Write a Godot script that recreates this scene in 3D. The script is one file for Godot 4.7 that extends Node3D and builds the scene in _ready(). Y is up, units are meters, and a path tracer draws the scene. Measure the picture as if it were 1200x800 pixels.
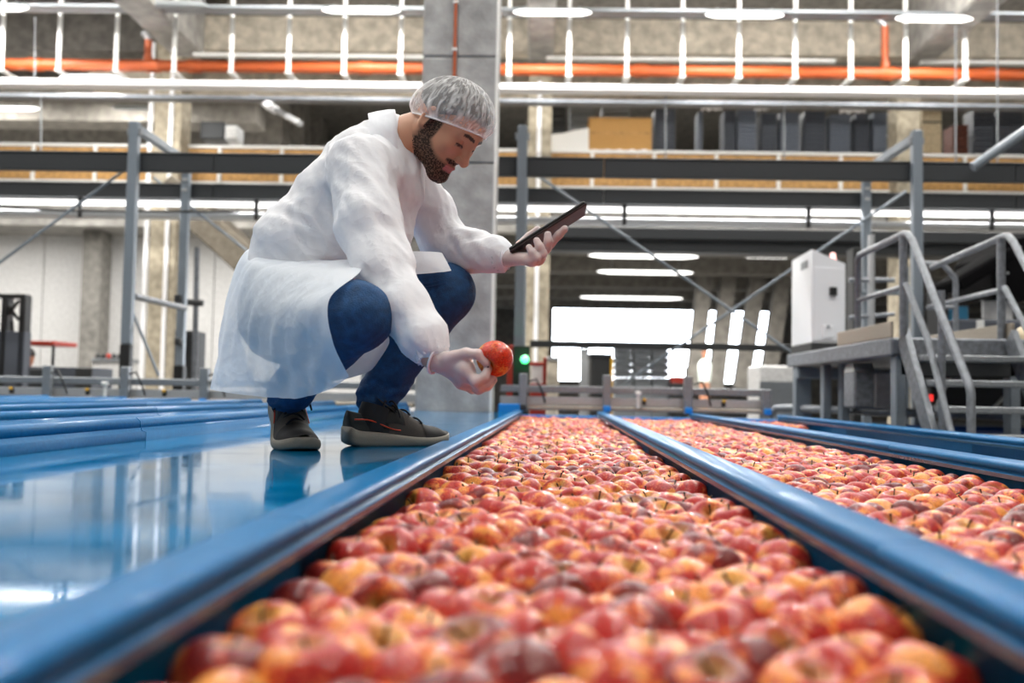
extends Node3D

const F := 1167.0                     # focal length in pixels of the 1200x800 frame
const HC := 0.1465                    # camera height above the wet walkway (y = 0)
var cam_b := Basis.from_euler(Vector3(deg_to_rad(2.92), deg_to_rad(2.65), 0.018))
var cam_p := Vector3(0, HC, 0)
var BT := Transform3D(Basis(Vector3.UP, 0.022), Vector3.ZERO)    # the hall stands a little askew to the flumes
var taken := {}
var ats := {}
var M := {}
var rng := RandomNumberGenerator.new()
var V0 := Vector3.ZERO

# ---------------------------------------------------------------- places
func ray(px: float, py: float) -> Vector3:
	return cam_b * Vector3((px - 600.0) / F, (400.0 - py) / F, -1.0)

func cp(px: float, py: float, d: float) -> Vector3:      # on the plane z = -d of the flumes
	var r := ray(px, py)
	return cam_p + r * (-d / r.z)

func bp(px: float, py: float, d: float) -> Vector3:      # the same in the hall's own axes
	var r := BT.basis.inverse() * ray(px, py)
	var o := BT.affine_inverse() * cam_p
	return o + r * ((-d - o.z) / r.z)

func gp(px: float, py: float, y := 0.0) -> Vector3:
	var r := ray(px, py)
	return cam_p + r * ((y - HC) / r.y)

# ---------------------------------------------------------------- nodes
func numbered(n: String) -> String:
	if not taken.has(n):
		taken[n] = 0
		return n
	taken[n] += 1
	return "%s_%03d" % [n, taken[n]]

func tag(o: Node3D, label: String, cat: String, group := "") -> Node3D:
	o.set_meta("label", label)
	o.set_meta("category", cat)
	if group != "":
		o.set_meta("group", group)
	return o

func thing(called: String, label: String, cat: String, at := Vector3.ZERO, group := "", hall := false) -> Node3D:
	var o := Node3D.new()
	o.name = numbered(called)
	add_child(o)
	o.transform = (BT if hall else Transform3D()) * Transform3D(Basis(), at)
	ats[o] = at
	return tag(o, label, cat, group)

func new_st() -> SurfaceTool:
	var st := SurfaceTool.new()
	st.begin(Mesh.PRIMITIVE_TRIANGLES)
	return st

func fin(st: SurfaceTool) -> ArrayMesh:
	st.generate_normals()
	return st.commit()

func put(called: String, mesh: Mesh, m: Material, parent: Node3D = null, xf := Transform3D()) -> MeshInstance3D:
	var o := MeshInstance3D.new()
	o.mesh = mesh
	o.material_override = m
	if parent == null:
		o.name = numbered(called)
		add_child(o)
	else:
		o.name = called
		parent.add_child(o, true)
	o.transform = xf
	return o

# a mesh whose geometry was written in place; under a thing it is moved to the thing's base
func obj(called: String, st: SurfaceTool, m: Material, parent: Node3D = null, hall := false) -> MeshInstance3D:
	var mesh := fin(st)
	if parent != null:
		return put(called, mesh, m, parent, Transform3D(Basis(), -ats[parent] if ats.has(parent) else V0))
	var bb := mesh.get_aabb()
	var base := Vector3(bb.get_center().x, bb.position.y, bb.get_center().z)
	var s2 := new_st()
	for k in mesh.get_surface_count():
		s2.append_from(mesh, k, Transform3D(Basis(), -base))
	return put(called, s2.commit(), m, null, (BT if hall else Transform3D()) * Transform3D(Basis(), base))

func struct(called: String, st: SurfaceTool, m: Material, label: String, cat: String, hall := true) -> MeshInstance3D:
	var o := obj(called, st, m, null, hall)
	tag(o, label, cat)
	o.set_meta("kind", "structure")
	return o

func dup(root: Node3D, xf: Transform3D, label := "", group := "") -> Node3D:
	var base := RegEx.create_from_string("_[0-9]{3}$").sub(String(root.name), "")
	var r: Node3D = root.duplicate()
	r.name = numbered(base)
	add_child(r)
	r.transform = xf
	if label != "":
		r.set_meta("label", label)
	if group != "":
		r.set_meta("group", group)
	return r

# ---------------------------------------------------------------- shapes (corners counter-clockwise seen from outside)
func tri(st: SurfaceTool, a: Vector3, b: Vector3, c: Vector3) -> void:
	st.add_vertex(a); st.add_vertex(c); st.add_vertex(b)

func quad(st: SurfaceTool, a: Vector3, b: Vector3, c: Vector3, d: Vector3) -> void:
	tri(st, a, b, c); tri(st, a, c, d)

func box(st: SurfaceTool, xf: Transform3D, size: Vector3, ch := 0.004) -> void:
	st.set_smooth_group(-1)
	var h := size / 2.0
	ch = minf(ch, minf(h.x, minf(h.y, h.z)) * 0.6)
	var ax := [Vector3.RIGHT, Vector3.UP, Vector3.BACK]
	for k in 3:
		var n: Vector3 = ax[k]
		var u: Vector3 = ax[(k + 1) % 3]
		var v: Vector3 = ax[(k + 2) % 3]
		var hn: float = h[k]
		var hu: float = h[(k + 1) % 3] - ch
		var hv: float = h[(k + 2) % 3] - ch
		for s in [1.0, -1.0]:
			var p: Vector3 = n * hn * s
			var us: Vector3 = u * s
			quad(st, xf * (p - us * hu - v * hv), xf * (p + us * hu - v * hv), xf * (p + us * hu + v * hv), xf * (p - us * hu + v * hv))
		if ch > 0.0:      # the edges that run along v, between faces n and u
			for s in [1.0, -1.0]:
				for s2 in [1.0, -1.0]:
					var a: Vector3 = n * hn * s + u * hu * s2
					var b: Vector3 = n * (hn - ch) * s + u * (hu + ch) * s2
					var w := v * hv
					if s * s2 > 0:
						quad(st, xf * (a - w), xf * (b - w), xf * (b + w), xf * (a + w))
					else:
						quad(st, xf * (b - w), xf * (a - w), xf * (a + w), xf * (b + w))
	if ch > 0.0:
		for sx in [1.0, -1.0]:
			for sy in [1.0, -1.0]:
				for sz in [1.0, -1.0]:
					var q := Vector3(sx, sy, sz)
					var a := Vector3(h.x, h.y - ch, h.z - ch) * q
					var b := Vector3(h.x - ch, h.y, h.z - ch) * q
					var c := Vector3(h.x - ch, h.y - ch, h.z) * q
					if sx * sy * sz > 0:
						tri(st, xf * a, xf * b, xf * c)
					else:
						tri(st, xf * a, xf * c, xf * b)

func bx(st: SurfaceTool, a: Vector3, b: Vector3, ch := 0.004) -> void:
	box(st, Transform3D(Basis(), (a + b) / 2.0), (b - a).abs(), ch)

# a pixel rectangle of the photo at hall depth d, th metres deep
func pbox(st: SurfaceTool, x0: float, y0: float, x1: float, y1: float, d: float, th: float, ch := 0.004) -> void:
	var xm := (x0 + x1) / 2.0
	var ym := (y0 + y1) / 2.0
	bx(st, Vector3(bp(x0, ym, d).x, bp(xm, y1, d).y, -d - th), Vector3(bp(x1, ym, d).x, bp(xm, y0, d).y, -d), ch)

func frame_of(a: Vector3, b: Vector3) -> Basis:
	var y := (b - a).normalized()
	var z := Vector3.BACK if absf(y.z) < 0.9 else Vector3.RIGHT
	var x := y.cross(z).normalized()
	return Basis(x, y, x.cross(y))

func bar(st: SurfaceTool, a: Vector3, b: Vector3, w: float, h: float, ch := 0.003) -> void:    # w across, h towards the viewer
	box(st, Transform3D(frame_of(a, b), (a + b) / 2.0), Vector3(w, a.distance_to(b), h), ch)

func tube(st: SurfaceTool, pts: Array, r, n := 10, caps := true) -> void:
	var prev := []
	var k := pts.size()
	var bs := frame_of(pts[0], pts[1])
	var first := []
	st.set_smooth_group(1)
	for i in k:
		var a: Vector3 = pts[maxi(i - 1, 0)]
		var b: Vector3 = pts[mini(i + 1, k - 1)]
		var t := (b - a).normalized()
		var x := (bs.x - t * bs.x.dot(t)).normalized()
		var z := x.cross(t).normalized()
		bs = Basis(x, t, z)
		var rr: float = r[i] if r is Array else r
		var ring := []
		for j in n:
			var f := TAU * j / n
			ring.append(pts[i] + (x * cos(f) + z * sin(f)) * rr)
		if i > 0:
			for j in n:
				quad(st, prev[(j + 1) % n], prev[j], ring[j], ring[(j + 1) % n])
		else:
			first = ring
		prev = ring
	if caps:
		st.set_smooth_group(-1)
		for j in n:
			tri(st, pts[0], first[j], first[(j + 1) % n])
			tri(st, pts[k - 1], prev[(j + 1) % n], prev[j])

# rings of equal length joined into a skin
func skin(st: SurfaceTool, rings: Array, closed := true, cap0 := false, cap1 := false, group := 1) -> void:
	st.set_smooth_group(group)
	for i in range(1, rings.size()):
		var n: int = rings[i].size()
		for j in (n if closed else n - 1):
			var j2 := (j + 1) % n
			quad(st, rings[i - 1][j], rings[i - 1][j2], rings[i][j2], rings[i][j])
	for e in [[cap0, rings[0], true], [cap1, rings[-1], false]]:
		if e[0]:
			var c := Vector3.ZERO
			for p in e[1]:
				c += p
			c /= e[1].size()
			for j in e[1].size():
				var p: Vector3 = e[1][j]
				var q: Vector3 = e[1][(j + 1) % e[1].size()]
				if e[2]:
					tri(st, c, q, p)
				else:
					tri(st, c, p, q)

# a closed outline (counter-clockwise in x, y) drawn out along z from z0 to z1
func extrude(st: SurfaceTool, poly: PackedVector2Array, z0: float, z1: float, xf := Transform3D(), group := -1) -> void:
	st.set_smooth_group(group)
	var n := poly.size()
	for i in n:
		var a := poly[i]
		var b := poly[(i + 1) % n]
		quad(st, xf * Vector3(a.x, a.y, z1), xf * Vector3(a.x, a.y, z0), xf * Vector3(b.x, b.y, z0), xf * Vector3(b.x, b.y, z1))
	var ix := Geometry2D.triangulate_polygon(poly)
	st.set_smooth_group(-1)
	for i in range(0, ix.size(), 3):
		var t := [poly[ix[i]], poly[ix[i + 1]], poly[ix[i + 2]]]
		if (t[1] - t[0]).cross(t[2] - t[0]) < 0:
			t = [t[0], t[2], t[1]]
		tri(st, xf * Vector3(t[0].x, t[0].y, z1), xf * Vector3(t[1].x, t[1].y, z1), xf * Vector3(t[2].x, t[2].y, z1))
		tri(st, xf * Vector3(t[0].x, t[0].y, z0), xf * Vector3(t[2].x, t[2].y, z0), xf * Vector3(t[1].x, t[1].y, z0))

func lathe(st: SurfaceTool, prof: Array, n: int, xf := Transform3D()) -> void:
	var rings := []
	for p in prof:
		var ring := []
		for j in n:
			var f := -TAU * j / n
			ring.append(xf * Vector3(p.x * cos(f), p.y, p.x * sin(f)))
		rings.append(ring)
	skin(st, rings)

# ---------------------------------------------------------------- materials
func ntex(sd: int, freq: float, lo: float, hi: float, oct := 4, size := 512, normal := 0.0, ridged := false) -> NoiseTexture2D:
	var n := FastNoiseLite.new()
	n.seed = sd
	n.noise_type = FastNoiseLite.TYPE_SIMPLEX_SMOOTH
	if ridged:
		n.fractal_type = FastNoiseLite.FRACTAL_RIDGED
	n.frequency = freq
	n.fractal_octaves = oct
	var t := NoiseTexture2D.new()
	t.width = size
	t.height = size
	t.seamless = true
	t.noise = n
	if normal > 0.0:
		t.as_normal_map = true
		t.bump_strength = normal
	else:
		var g := Gradient.new()
		g.set_color(0, Color(lo, lo, lo))
		g.set_color(1, Color(hi, hi, hi))
		t.color_ramp = g
	return t

func mat(c: Color, rough: float, metal := 0.0, tex: Texture2D = null, scale := 1.0, bump: Texture2D = null, amount := 0.5, local := false) -> StandardMaterial3D:
	var m := StandardMaterial3D.new()
	m.albedo_color = c
	m.roughness = rough
	m.metallic = metal
	if tex or bump:
		m.uv1_triplanar = true
		m.uv1_world_triplanar = not local
		m.uv1_scale = Vector3.ONE * scale
	if tex:
		m.albedo_texture = tex
	if bump:
		m.normal_enabled = true
		m.normal_texture = bump
		m.normal_scale = amount
	return m

func glow(c: Color, e: float) -> StandardMaterial3D:
	var m := mat(Color(0.9, 0.9, 0.9), 0.4)
	m.emission_enabled = true
	m.emission = c
	m.emission_energy_multiplier = e
	return m

func materials() -> void:
	var cloud := ntex(3, 0.008, 0.72, 1.0, 5)
	var cloud2 := ntex(11, 0.02, 0.72, 1.0, 5)
	var fine := ntex(5, 0.06, 0.85, 1.0, 3)
	var nfine := ntex(7, 0.08, 0, 1, 3, 512, 4.0)
	var nsoft := ntex(9, 0.015, 0, 1, 3, 512, 5.0)
	M.concrete = mat(Color(0.74, 0.73, 0.71), 0.85, 0, cloud, 0.6, nfine, 0.4)
	M.concrete_warm = mat(Color(0.84, 0.80, 0.73), 0.9, 0, cloud2, 0.35, nfine, 0.4)
	M.concrete_mid = mat(Color(0.55, 0.54, 0.52), 0.9, 0, cloud2, 0.5, nfine, 0.4)
	M.concrete_column = mat(Color(0.72, 0.68, 0.60), 0.9, 0, cloud2, 0.5, nfine, 0.4)
	M.concrete_stair = mat(Color(0.46, 0.43, 0.38), 0.9, 0, cloud2, 0.5, nfine, 0.4)
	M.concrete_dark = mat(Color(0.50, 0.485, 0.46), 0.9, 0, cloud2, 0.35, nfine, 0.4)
	M.pillar = mat(Color(0.70, 0.70, 0.70), 0.8, 0, cloud, 0.9, nfine, 0.3)
	M.joint = mat(Color(0.42, 0.42, 0.42), 0.9)
	M.floor = mat(Color(0.5, 0.49, 0.47), 0.5, 0, cloud, 0.4)
	M.white_wall = mat(Color(0.86, 0.86, 0.86), 0.55, 0, fine, 0.5)
	M.steel = mat(Color(0.58, 0.60, 0.62), 0.42, 0.55, fine, 1.5)
	M.steel_light = mat(Color(0.74, 0.75, 0.76), 0.38, 0.5, fine, 2.0)
	M.galv = mat(Color(0.55, 0.57, 0.60), 0.45, 0.5, cloud2, 2.0)
	M.frame_grey = mat(Color(0.50, 0.54, 0.58), 0.45, 0.2, fine, 2.0)
	M.anthracite = mat(Color(0.16, 0.175, 0.19), 0.5, 0.1, fine, 1.5)
	M.black = mat(Color(0.06, 0.06, 0.065), 0.5)
	M.cabinet = mat(Color(0.86, 0.87, 0.89), 0.4)
	M.matt_black = mat(Color(0.05, 0.05, 0.055), 0.95)
	M.matt_black.metallic_specular = 0.15
	M.pale_timber = mat(Color(0.86, 0.79, 0.66), 0.8, 0, cloud2, 1.5)
	M.brown_crate = mat(Color(0.32, 0.15, 0.09), 0.7)
	M.dark = mat(Color(0.14, 0.145, 0.15), 0.6)
	M.white = mat(Color(0.88, 0.88, 0.87), 0.5)
	M.tan_steel = mat(Color(0.66, 0.62, 0.56), 0.5, 0.3, fine, 2.0)
	M.orange_pipe = mat(Color(0.72, 0.33, 0.13), 0.4, 0, fine, 1.0)
	M.red_paint = mat(Color(0.62, 0.16, 0.08), 0.5)
	M.timber = mat(Color(0.78, 0.60, 0.36), 0.75, 0, cloud2, 0.8)
	M.card = mat(Color(0.76, 0.58, 0.34), 0.85, 0, fine, 1.0)
	M.crate = mat(Color(0.26, 0.28, 0.32), 0.6)
	M.crate_light = mat(Color(0.38, 0.41, 0.46), 0.6)
	M.crate_grey = mat(Color(0.48, 0.50, 0.52), 0.6)
	M.plastic_white = mat(Color(0.92, 0.92, 0.93), 0.35)
	M.lamp_body = mat(Color(0.55, 0.57, 0.58), 0.4)
	M.lamp = glow(Color(1.0, 0.99, 0.97), 2.6)
	M.led = glow(Color(1.0, 0.99, 0.98), 1.6)
	M.green_led = glow(Color(0.05, 0.95, 0.5), 1.8)
	M.red_led = glow(Color(0.95, 0.15, 0.08), 1.0)
	M.screen_blue = mat(Color(0.25, 0.60, 0.78), 0.3)
	M.blue_cap = mat(Color(0.0, 0.48, 0.80), 0.4)
	M.yellow = mat(Color(0.85, 0.65, 0.1), 0.4)
	M.blue = mat(Color(0.0, 0.41, 0.63), 0.4, 0, fine, 2.0, nsoft, 0.06)
	M.blue.metallic = 0.1
	M.blue.clearcoat_enabled = true
	M.blue.clearcoat = 0.1
	M.blue.metallic_specular = 0.15
	M.blue.clearcoat_roughness = 0.08
	M.reflection_grey = mat(Color(0.22, 0.34, 0.42), 0.25, 0.1, fine, 3.0)  # grey-blue colour stands in for the reflection along the rail lips
	M.teal = mat(Color(0.02, 0.32, 0.42), 0.3, 0, fine, 2.0)
	M.wet = mat(Color(0.0, 0.49, 0.72), 0.2, 0, cloud, 0.8, ntex(21, 0.01, 0, 1, 2, 512, 3.0), 0.012)
	M.wet.clearcoat_enabled = true
	M.wet.metallic_specular = 0.34
	M.wet.clearcoat = 0.12
	M.wet.clearcoat_roughness = 0.03
	M.wet.roughness_texture = ntex(23, 0.012, 0.08, 0.6, 3)
	M.water = mat(Color(0.10, 0.12, 0.13), 0.06, 0, null, 3.0, ntex(25, 0.03, 0, 1, 2, 256, 4.0), 0.25)

# ---------------------------------------------------------------- lamps
func batten(called: String, label: String, a: Vector3, b: Vector3, energy: float, top := 8.0, group := "", hall := true) -> Node3D:
	# a, b: the ends of the diffuser's axis; long along x
	var c := (a + b) / 2.0
	var L := absf(b.x - a.x)
	var t := thing(called, label, "lamp", c, group, hall)
	var h := 0.045
	var st := new_st()
	bx(st, c + Vector3(-L / 2 + 0.05, h * 0.55, -0.05), c + Vector3(L / 2 - 0.05, h * 1.15, 0.05), 0.008)
	obj("housing", st, M.lamp_body, t)
	if top > c.y + 0.08:
		for s in [-0.35, 0.35]:
			var r := new_st()
			tube(r, [c + Vector3(L * s, h * 1.1, 0), Vector3(c.x + L * s, top, c.z)], 0.006, 6)
			obj("suspension_rod", r, M.lamp_body, t)
	var d := new_st()
	var rings := []
	for i in 9:
		var f := i / 8.0
		var x := -L / 2 + L * f
		var k := sqrt(maxf(0.0, 1.0 - pow(maxf(0.0, absf(x) - (L / 2 - h)) / h, 2.0)))
		if i == 0 or i == 8:
			k = 0.25
		var ring := []
		for j in 12:
			var g := TAU * j / 12
			ring.append(c + Vector3(x, sin(g) * h * k, cos(g) * 0.06 * k))
		rings.append(ring)
	# ends rounded by two extra rings
	skin(d, rings, true, true, true)
	obj("diffuser", d, M.lamp if energy > 0 else M.lamp_body, t)
	if energy > 0:
		var l := AreaLight3D.new()
		l.name = "lamp_light"
		l.area_size = Vector2(L, 0.12)
		l.light_energy = energy
		l.light_color = Color(1.0, 0.985, 0.96)
		l.shadow_enabled = true
		l.set("area_range", 60.0)
		l.position = Vector3(0, -h - 0.012, 0)
		l.rotation = Vector3(-PI / 2, 0, 0)
		t.add_child(l, true)
	return t

# ---------------------------------------------------------------- the scene
func _ready() -> void:
	var cam := Camera3D.new()
	cam.name = "camera"
	cam.fov = rad_to_deg(2.0 * atan(400.0 / F))
	cam.near = 0.05
	cam.far = 300.0
	add_child(cam)
	var attr := CameraAttributesPhysical.new()
	attr.frustum_focal_length = 35.0
	attr.exposure_aperture = 2.8
	attr.frustum_focus_distance = 2.45
	cam.attributes = attr
	cam.transform = Transform3D(cam_b, cam_p)
	cam.fov = rad_to_deg(2.0 * atan(400.0 / F))
	cam.current = true
	var we := WorldEnvironment.new()
	we.name = "daylight"
	var env := Environment.new()
	env.background_mode = Environment.BG_SKY
	var sky := Sky.new()
	var sm := ProceduralSkyMaterial.new()
	sm.sky_top_color = Color(0.72, 0.82, 0.95)
	sm.sky_horizon_color = Color(0.95, 0.97, 1.0)
	sm.ground_horizon_color = Color(0.8, 0.8, 0.8)
	sm.ground_bottom_color = Color(0.5, 0.5, 0.5)
	sm.sky_energy_multiplier = 3.0
	sm.ground_energy_multiplier = 1.5
	sky.sky_material = sm
	env.sky = sky
	env.tonemap_mode = Environment.TONE_MAPPER_LINEAR
	env.tonemap_exposure = 1.36
	env.sdfgi_enabled = true
	env.ssao_enabled = true
	env.ssil_enabled = true
	we.environment = env
	add_child(we)
	materials()
	hall_lamps()
	shell()
	flumes()
	hall()
	gantry()
	stairs()
	worker()
	apples()

const LAMP_E := 9.0

func hall_lamps() -> void:
	# battens over the aisle: the furthest row is seen, unseen rows are added for brightness
	var front := [[378, 469, 12.0, "lit batten lamp left of the concrete pillar, under the top cable tray"], [602, 693, 14.5, "lit batten lamp just right of the concrete pillar, under the top cable tray"], [827, 918, 17.5, "second lit batten lamp right of the concrete pillar, under the top cable tray"], [1050, 1140, 22.0, "lit batten lamp in front of the sloping concrete roof beam at the upper right"], [-57, 33, 9.0, "lit batten lamp cut off by the upper left corner, under the top cable tray"]]
	for f in front:
		batten("batten_lamp", f[3], bp(f[0], f[2], 14.0), bp(f[1], f[2], 14.0), LAMP_E, bp(600, 12.0, 14.2).y)
	batten("batten_lamp", "unlit grey batten lamp under the top cable tray at the upper left", bp(160, 6, 14.1), bp(244, 6, 14.1), 0.0, bp(600, 12.0, 14.2).y)
	batten("batten_lamp", "lit batten lamp just below the orange pipe at the upper left", bp(70, 91.5, 15.0), bp(141, 91.5, 15.0), LAMP_E, 0.0)
	batten("batten_lamp", "lit batten lamp deep in the upper left bay, cut off by the picture edge", bp(-22, 127, 19.0), bp(46, 127, 19.0), LAMP_E * 0.3, 6.0)
	batten("batten_lamp", "small lit batten lamp beside the boxy air heater behind the left column", bp(210, 159, 24.0), bp(236, 159, 24.0), LAMP_E * 0.3, 6.0)
	batten("batten_lamp", "unlit batten lamp in the dark bay left of the left column", bp(131, 127, 20.0), bp(180, 126, 20.0), 0.0, 6.0)
	for x in [-15.0, -12.0, -9.0, -4.6, -1.8, 1.0, 3.8, 7.0, 9.8]:  # hidden row added to brighten the upper storage floor
		batten("batten_lamp", "added batten lamp brightening the upper storage floor, hidden behind the cross beam", Vector3(x - 0.6, 6.45, -20.6), Vector3(x + 0.6, 6.45, -20.6), LAMP_E * 2.5, 8.0, "added batten lamps over the upper storage floor")
	for z in [-12.4, -9.0, -5.5, -2.0, 1.5]:  # unseen rows added as fill for the fascia, worker and flumes
		for x in [-9.5, -7.2, -4.2, -1.9, 2.3, 4.6, 8.1]:
			batten("batten_lamp", "added batten lamp above the flumes, out of the picture, for extra light", Vector3(x - 0.55, 7.3, z), Vector3(x + 0.55, 7.3, z), LAMP_E * (2.2 if z < -12 else (0.95 if z < -5 else (0.62 if z < -1 else 0.85))), 8.0, "added batten lamps over the flumes")

# ---------------------------------------------------------------- room
func shell() -> void:
	var st := new_st()
	bx(st, Vector3(-17, -0.9, -44), Vector3(17, -0.6, 7), 0)
	struct("floor", st, M.floor, "grey concrete factory floor around the blue flumes", "floor")
	st = new_st()
	bx(st, Vector3(-17, 8.0, -44), Vector3(17, 8.3, 7), 0)
	struct("ceiling", st, M.concrete_dark, "dark concrete ceiling above the roof beams", "ceiling")
	st = new_st()
	bx(st, Vector3(-17, -0.6, -44), Vector3(-16.7, 8.0, 7), 0)
	struct("wall_left", st, M.white_wall, "white side wall of the hall at the left", "wall")
	st = new_st()
	bx(st, Vector3(16.7, -0.6, -44), Vector3(17, 8.0, 7), 0)
	struct("wall_right", st, M.white_wall, "white side wall of the hall at the right", "wall")
	st = new_st()
	bx(st, Vector3(-16.7, -0.6, 6.7), Vector3(16.7, 8.0, 7), 0)
	struct("wall_front", st, M.white_wall, "white wall behind the viewer", "wall")
	# back wall with the wide bright gateway
	st = new_st()
	var d := 36.0
	var x0 := bp(648, 400, d).x
	var x1 := bp(905, 400, d).x
	var yt := bp(720, 361, d).y
	bx(st, Vector3(-16.7, -0.6, -d - 0.4), Vector3(x0, 8.0, -d), 0)
	bx(st, Vector3(x1, -0.6, -d - 0.4), Vector3(16.7, 8.0, -d), 0)
	bx(st, Vector3(x0, yt, -d - 0.4), Vector3(x1, 8.0, -d), 0)
	bx(st, Vector3(x0, -0.6, -d - 0.4), Vector3(x1, bp(760, 447, d).y, -d), 0)
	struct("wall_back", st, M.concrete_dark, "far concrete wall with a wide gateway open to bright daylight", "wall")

# ---------------------------------------------------------------- flumes
func rail_profile(x0: float, x1: float) -> PackedVector2Array:
	# seen from +z: a rolled head, a groove under each lip, a strip and the web below
	var p := PackedVector2Array()
	var r := 0.010
	var top := 0.014
	for i in 6:
		var a := PI / 2 - PI * i / 5.0
		p.append(Vector2(x1 - r + cos(a) * r, top - r + sin(a) * r))
	p.append(Vector2(x1 - 0.009, top - 2 * r - 0.001))
	p.append(Vector2(x1 - 0.009, top - 2 * r - 0.005))
	p.append(Vector2(x1 - 0.002, top - 2 * r - 0.006))
	p.append(Vector2(x1 - 0.002, top - 2 * r - 0.017))
	p.append(Vector2(x1 - 0.008, top - 2 * r - 0.019))
	p.append(Vector2(x1 - 0.008, -0.45))
	p.append(Vector2(x0 + 0.008, -0.45))
	p.append(Vector2(x0 + 0.008, top - 2 * r - 0.019))
	p.append(Vector2(x0 + 0.002, top - 2 * r - 0.017))
	p.append(Vector2(x0 + 0.002, top - 2 * r - 0.006))
	p.append(Vector2(x0 + 0.009, top - 2 * r - 0.005))
	p.append(Vector2(x0 + 0.009, top - 2 * r - 0.001))
	for i in 6:
		var a := -PI / 2 - PI * i / 5.0
		p.append(Vector2(x0 + r + cos(a) * r, top - r + sin(a) * r))
	var q := PackedVector2Array()      # counter-clockwise
	for i in p.size():
		q.append(p[p.size() - 1 - i])
	return q

func divider(label: String, x0: float, x1: float, seams: Array) -> void:
	var t := thing("flume_divider", label, "divider", Vector3((x0 + x1) / 2, -0.45, -3.5))
	var prof := rail_profile(x0, x1)
	var z := 0.8
	for s in seams + [-7.45]:
		var st := new_st()
		extrude(st, prof, s + 0.0015, z - 0.0015, Transform3D(), 2)
		obj("section", st, M.blue, t)
		z = s
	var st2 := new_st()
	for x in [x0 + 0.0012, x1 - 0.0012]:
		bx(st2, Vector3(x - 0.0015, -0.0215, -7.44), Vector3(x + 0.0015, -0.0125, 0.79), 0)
	obj("reflection_strip", st2, M.reflection_grey, t)  # painted strip imitating a reflected grey band, not a separate seal

func flumes() -> void:
	# the wet walkway: its rolled lip beside the apples belongs to it
	var t := thing("walkway", "wet blue walkway deck the worker squats on, edged by a rolled lip", "walkway", Vector3(-0.66, -0.45, -3.5))
	var st := new_st()
	bx(st, Vector3(-1.1, -0.03, -7.45), Vector3(-0.308, 0.0, 0.8), 0)
	obj("deck", st, M.wet, t)
	var z := 0.8
	for s in [-1.02, -3.6, -7.45]:
		st = new_st()
		extrude(st, rail_profile(-0.312, -0.254), s + 0.0015, z - 0.0015, Transform3D(), 2)
		obj("edge_section", st, M.blue, t)
		z = s
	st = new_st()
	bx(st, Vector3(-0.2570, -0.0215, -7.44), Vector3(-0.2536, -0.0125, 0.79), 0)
	obj("reflection_strip", st, M.reflection_grey, t)  # same painted reflection band along the walkway lip
	divider("wet blue divider with a flat top between the two apple flumes", 0.296, 0.362, [-0.95, -3.3])
	divider("blue divider between the right apple flume and the emptier flume behind it", 0.978, 1.055, [-1.7, -3.0, -4.9])
	divider("outermost blue divider at the right, in front of the stairs", 1.62, 1.70, [-2.1, -4.0, -5.7])
	# raised troughs left of the walkway
	var names := ["blue trough wall with a bright rolled ridge, directly beside the walkway", "second blue trough wall left of the walkway", "third blue trough wall left of the walkway", "fourth blue trough wall left of the walkway", "fifth blue trough wall left of the walkway", "sixth blue trough wall left of the walkway", "seventh blue trough wall left of the walkway", "eighth blue trough wall left of the walkway", "ninth blue trough wall left of the walkway"]
	for k in names.size():
		var x := -1.103 - 0.55 * k
		var w := thing("trough_wall", names[k], "trough", Vector3(x - 0.05, -0.059, -3.5))
		var p := PackedVector2Array([Vector2(x, -0.059), Vector2(x, 0.022), Vector2(x - 0.012, 0.026), Vector2(x - 0.014, 0.034)])
		for i in 7:
			var a := -PI * 0.35 + PI * 1.5 * i / 6.0
			p.append(Vector2(x - 0.035 + cos(a) * 0.02, 0.042 + sin(a) * 0.02))
		p.append(Vector2(x - 0.05, -0.059))
		z = 0.8
		for s in [[-2.64, -5.3, -7.45], [-1.2, -4.1, -7.45]][k % 2]:
			st = new_st()
			extrude(st, p, s + 0.002, z - 0.002, Transform3D(), 2)
			obj("section", st, M.blue, w)
			z = s
	st = new_st()
	bx(st, Vector3(-6.2, -0.5, -7.48), Vector3(-1.102, -0.06, 0.8), 0)
	tag(obj("trough_bed", st, M.teal), "blue-green bed of the empty troughs left of the walkway", "trough bed")
	st = new_st()
	bx(st, Vector3(-1.1, -0.6, -7.4), Vector3(1.8, -0.45, 0.8), 0)
	tag(obj("flume_bed", st, M.blue), "blue bed under the apple flumes", "flume bed")
	st = new_st()
	bx(st, Vector3(-0.262, -0.45, -7.46), Vector3(0.304, -0.074, 0.78), 0)
	var w1 := obj("flume_water", st, M.water)
	tag(w1, "dark water between the apples of the middle flume", "water")
	w1.set_meta("kind", "structure")
	st = new_st()
	bx(st, Vector3(0.354, -0.45, -7.46), Vector3(0.986, -0.074, 0.78), 0)
	var w2 := obj("flume_water", st, M.water)
	tag(w2, "dark water between the apples of the right flume", "water")
	w2.set_meta("kind", "structure")
	st = new_st()
	bx(st, Vector3(1.047, -0.45, -7.46), Vector3(1.628, -0.12, 0.78), 0)
	var w3 := obj("flume_water", st, M.teal)
	tag(w3, "blue-green water in the emptier flume at the right", "water")
	w3.set_meta("kind", "structure")

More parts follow.
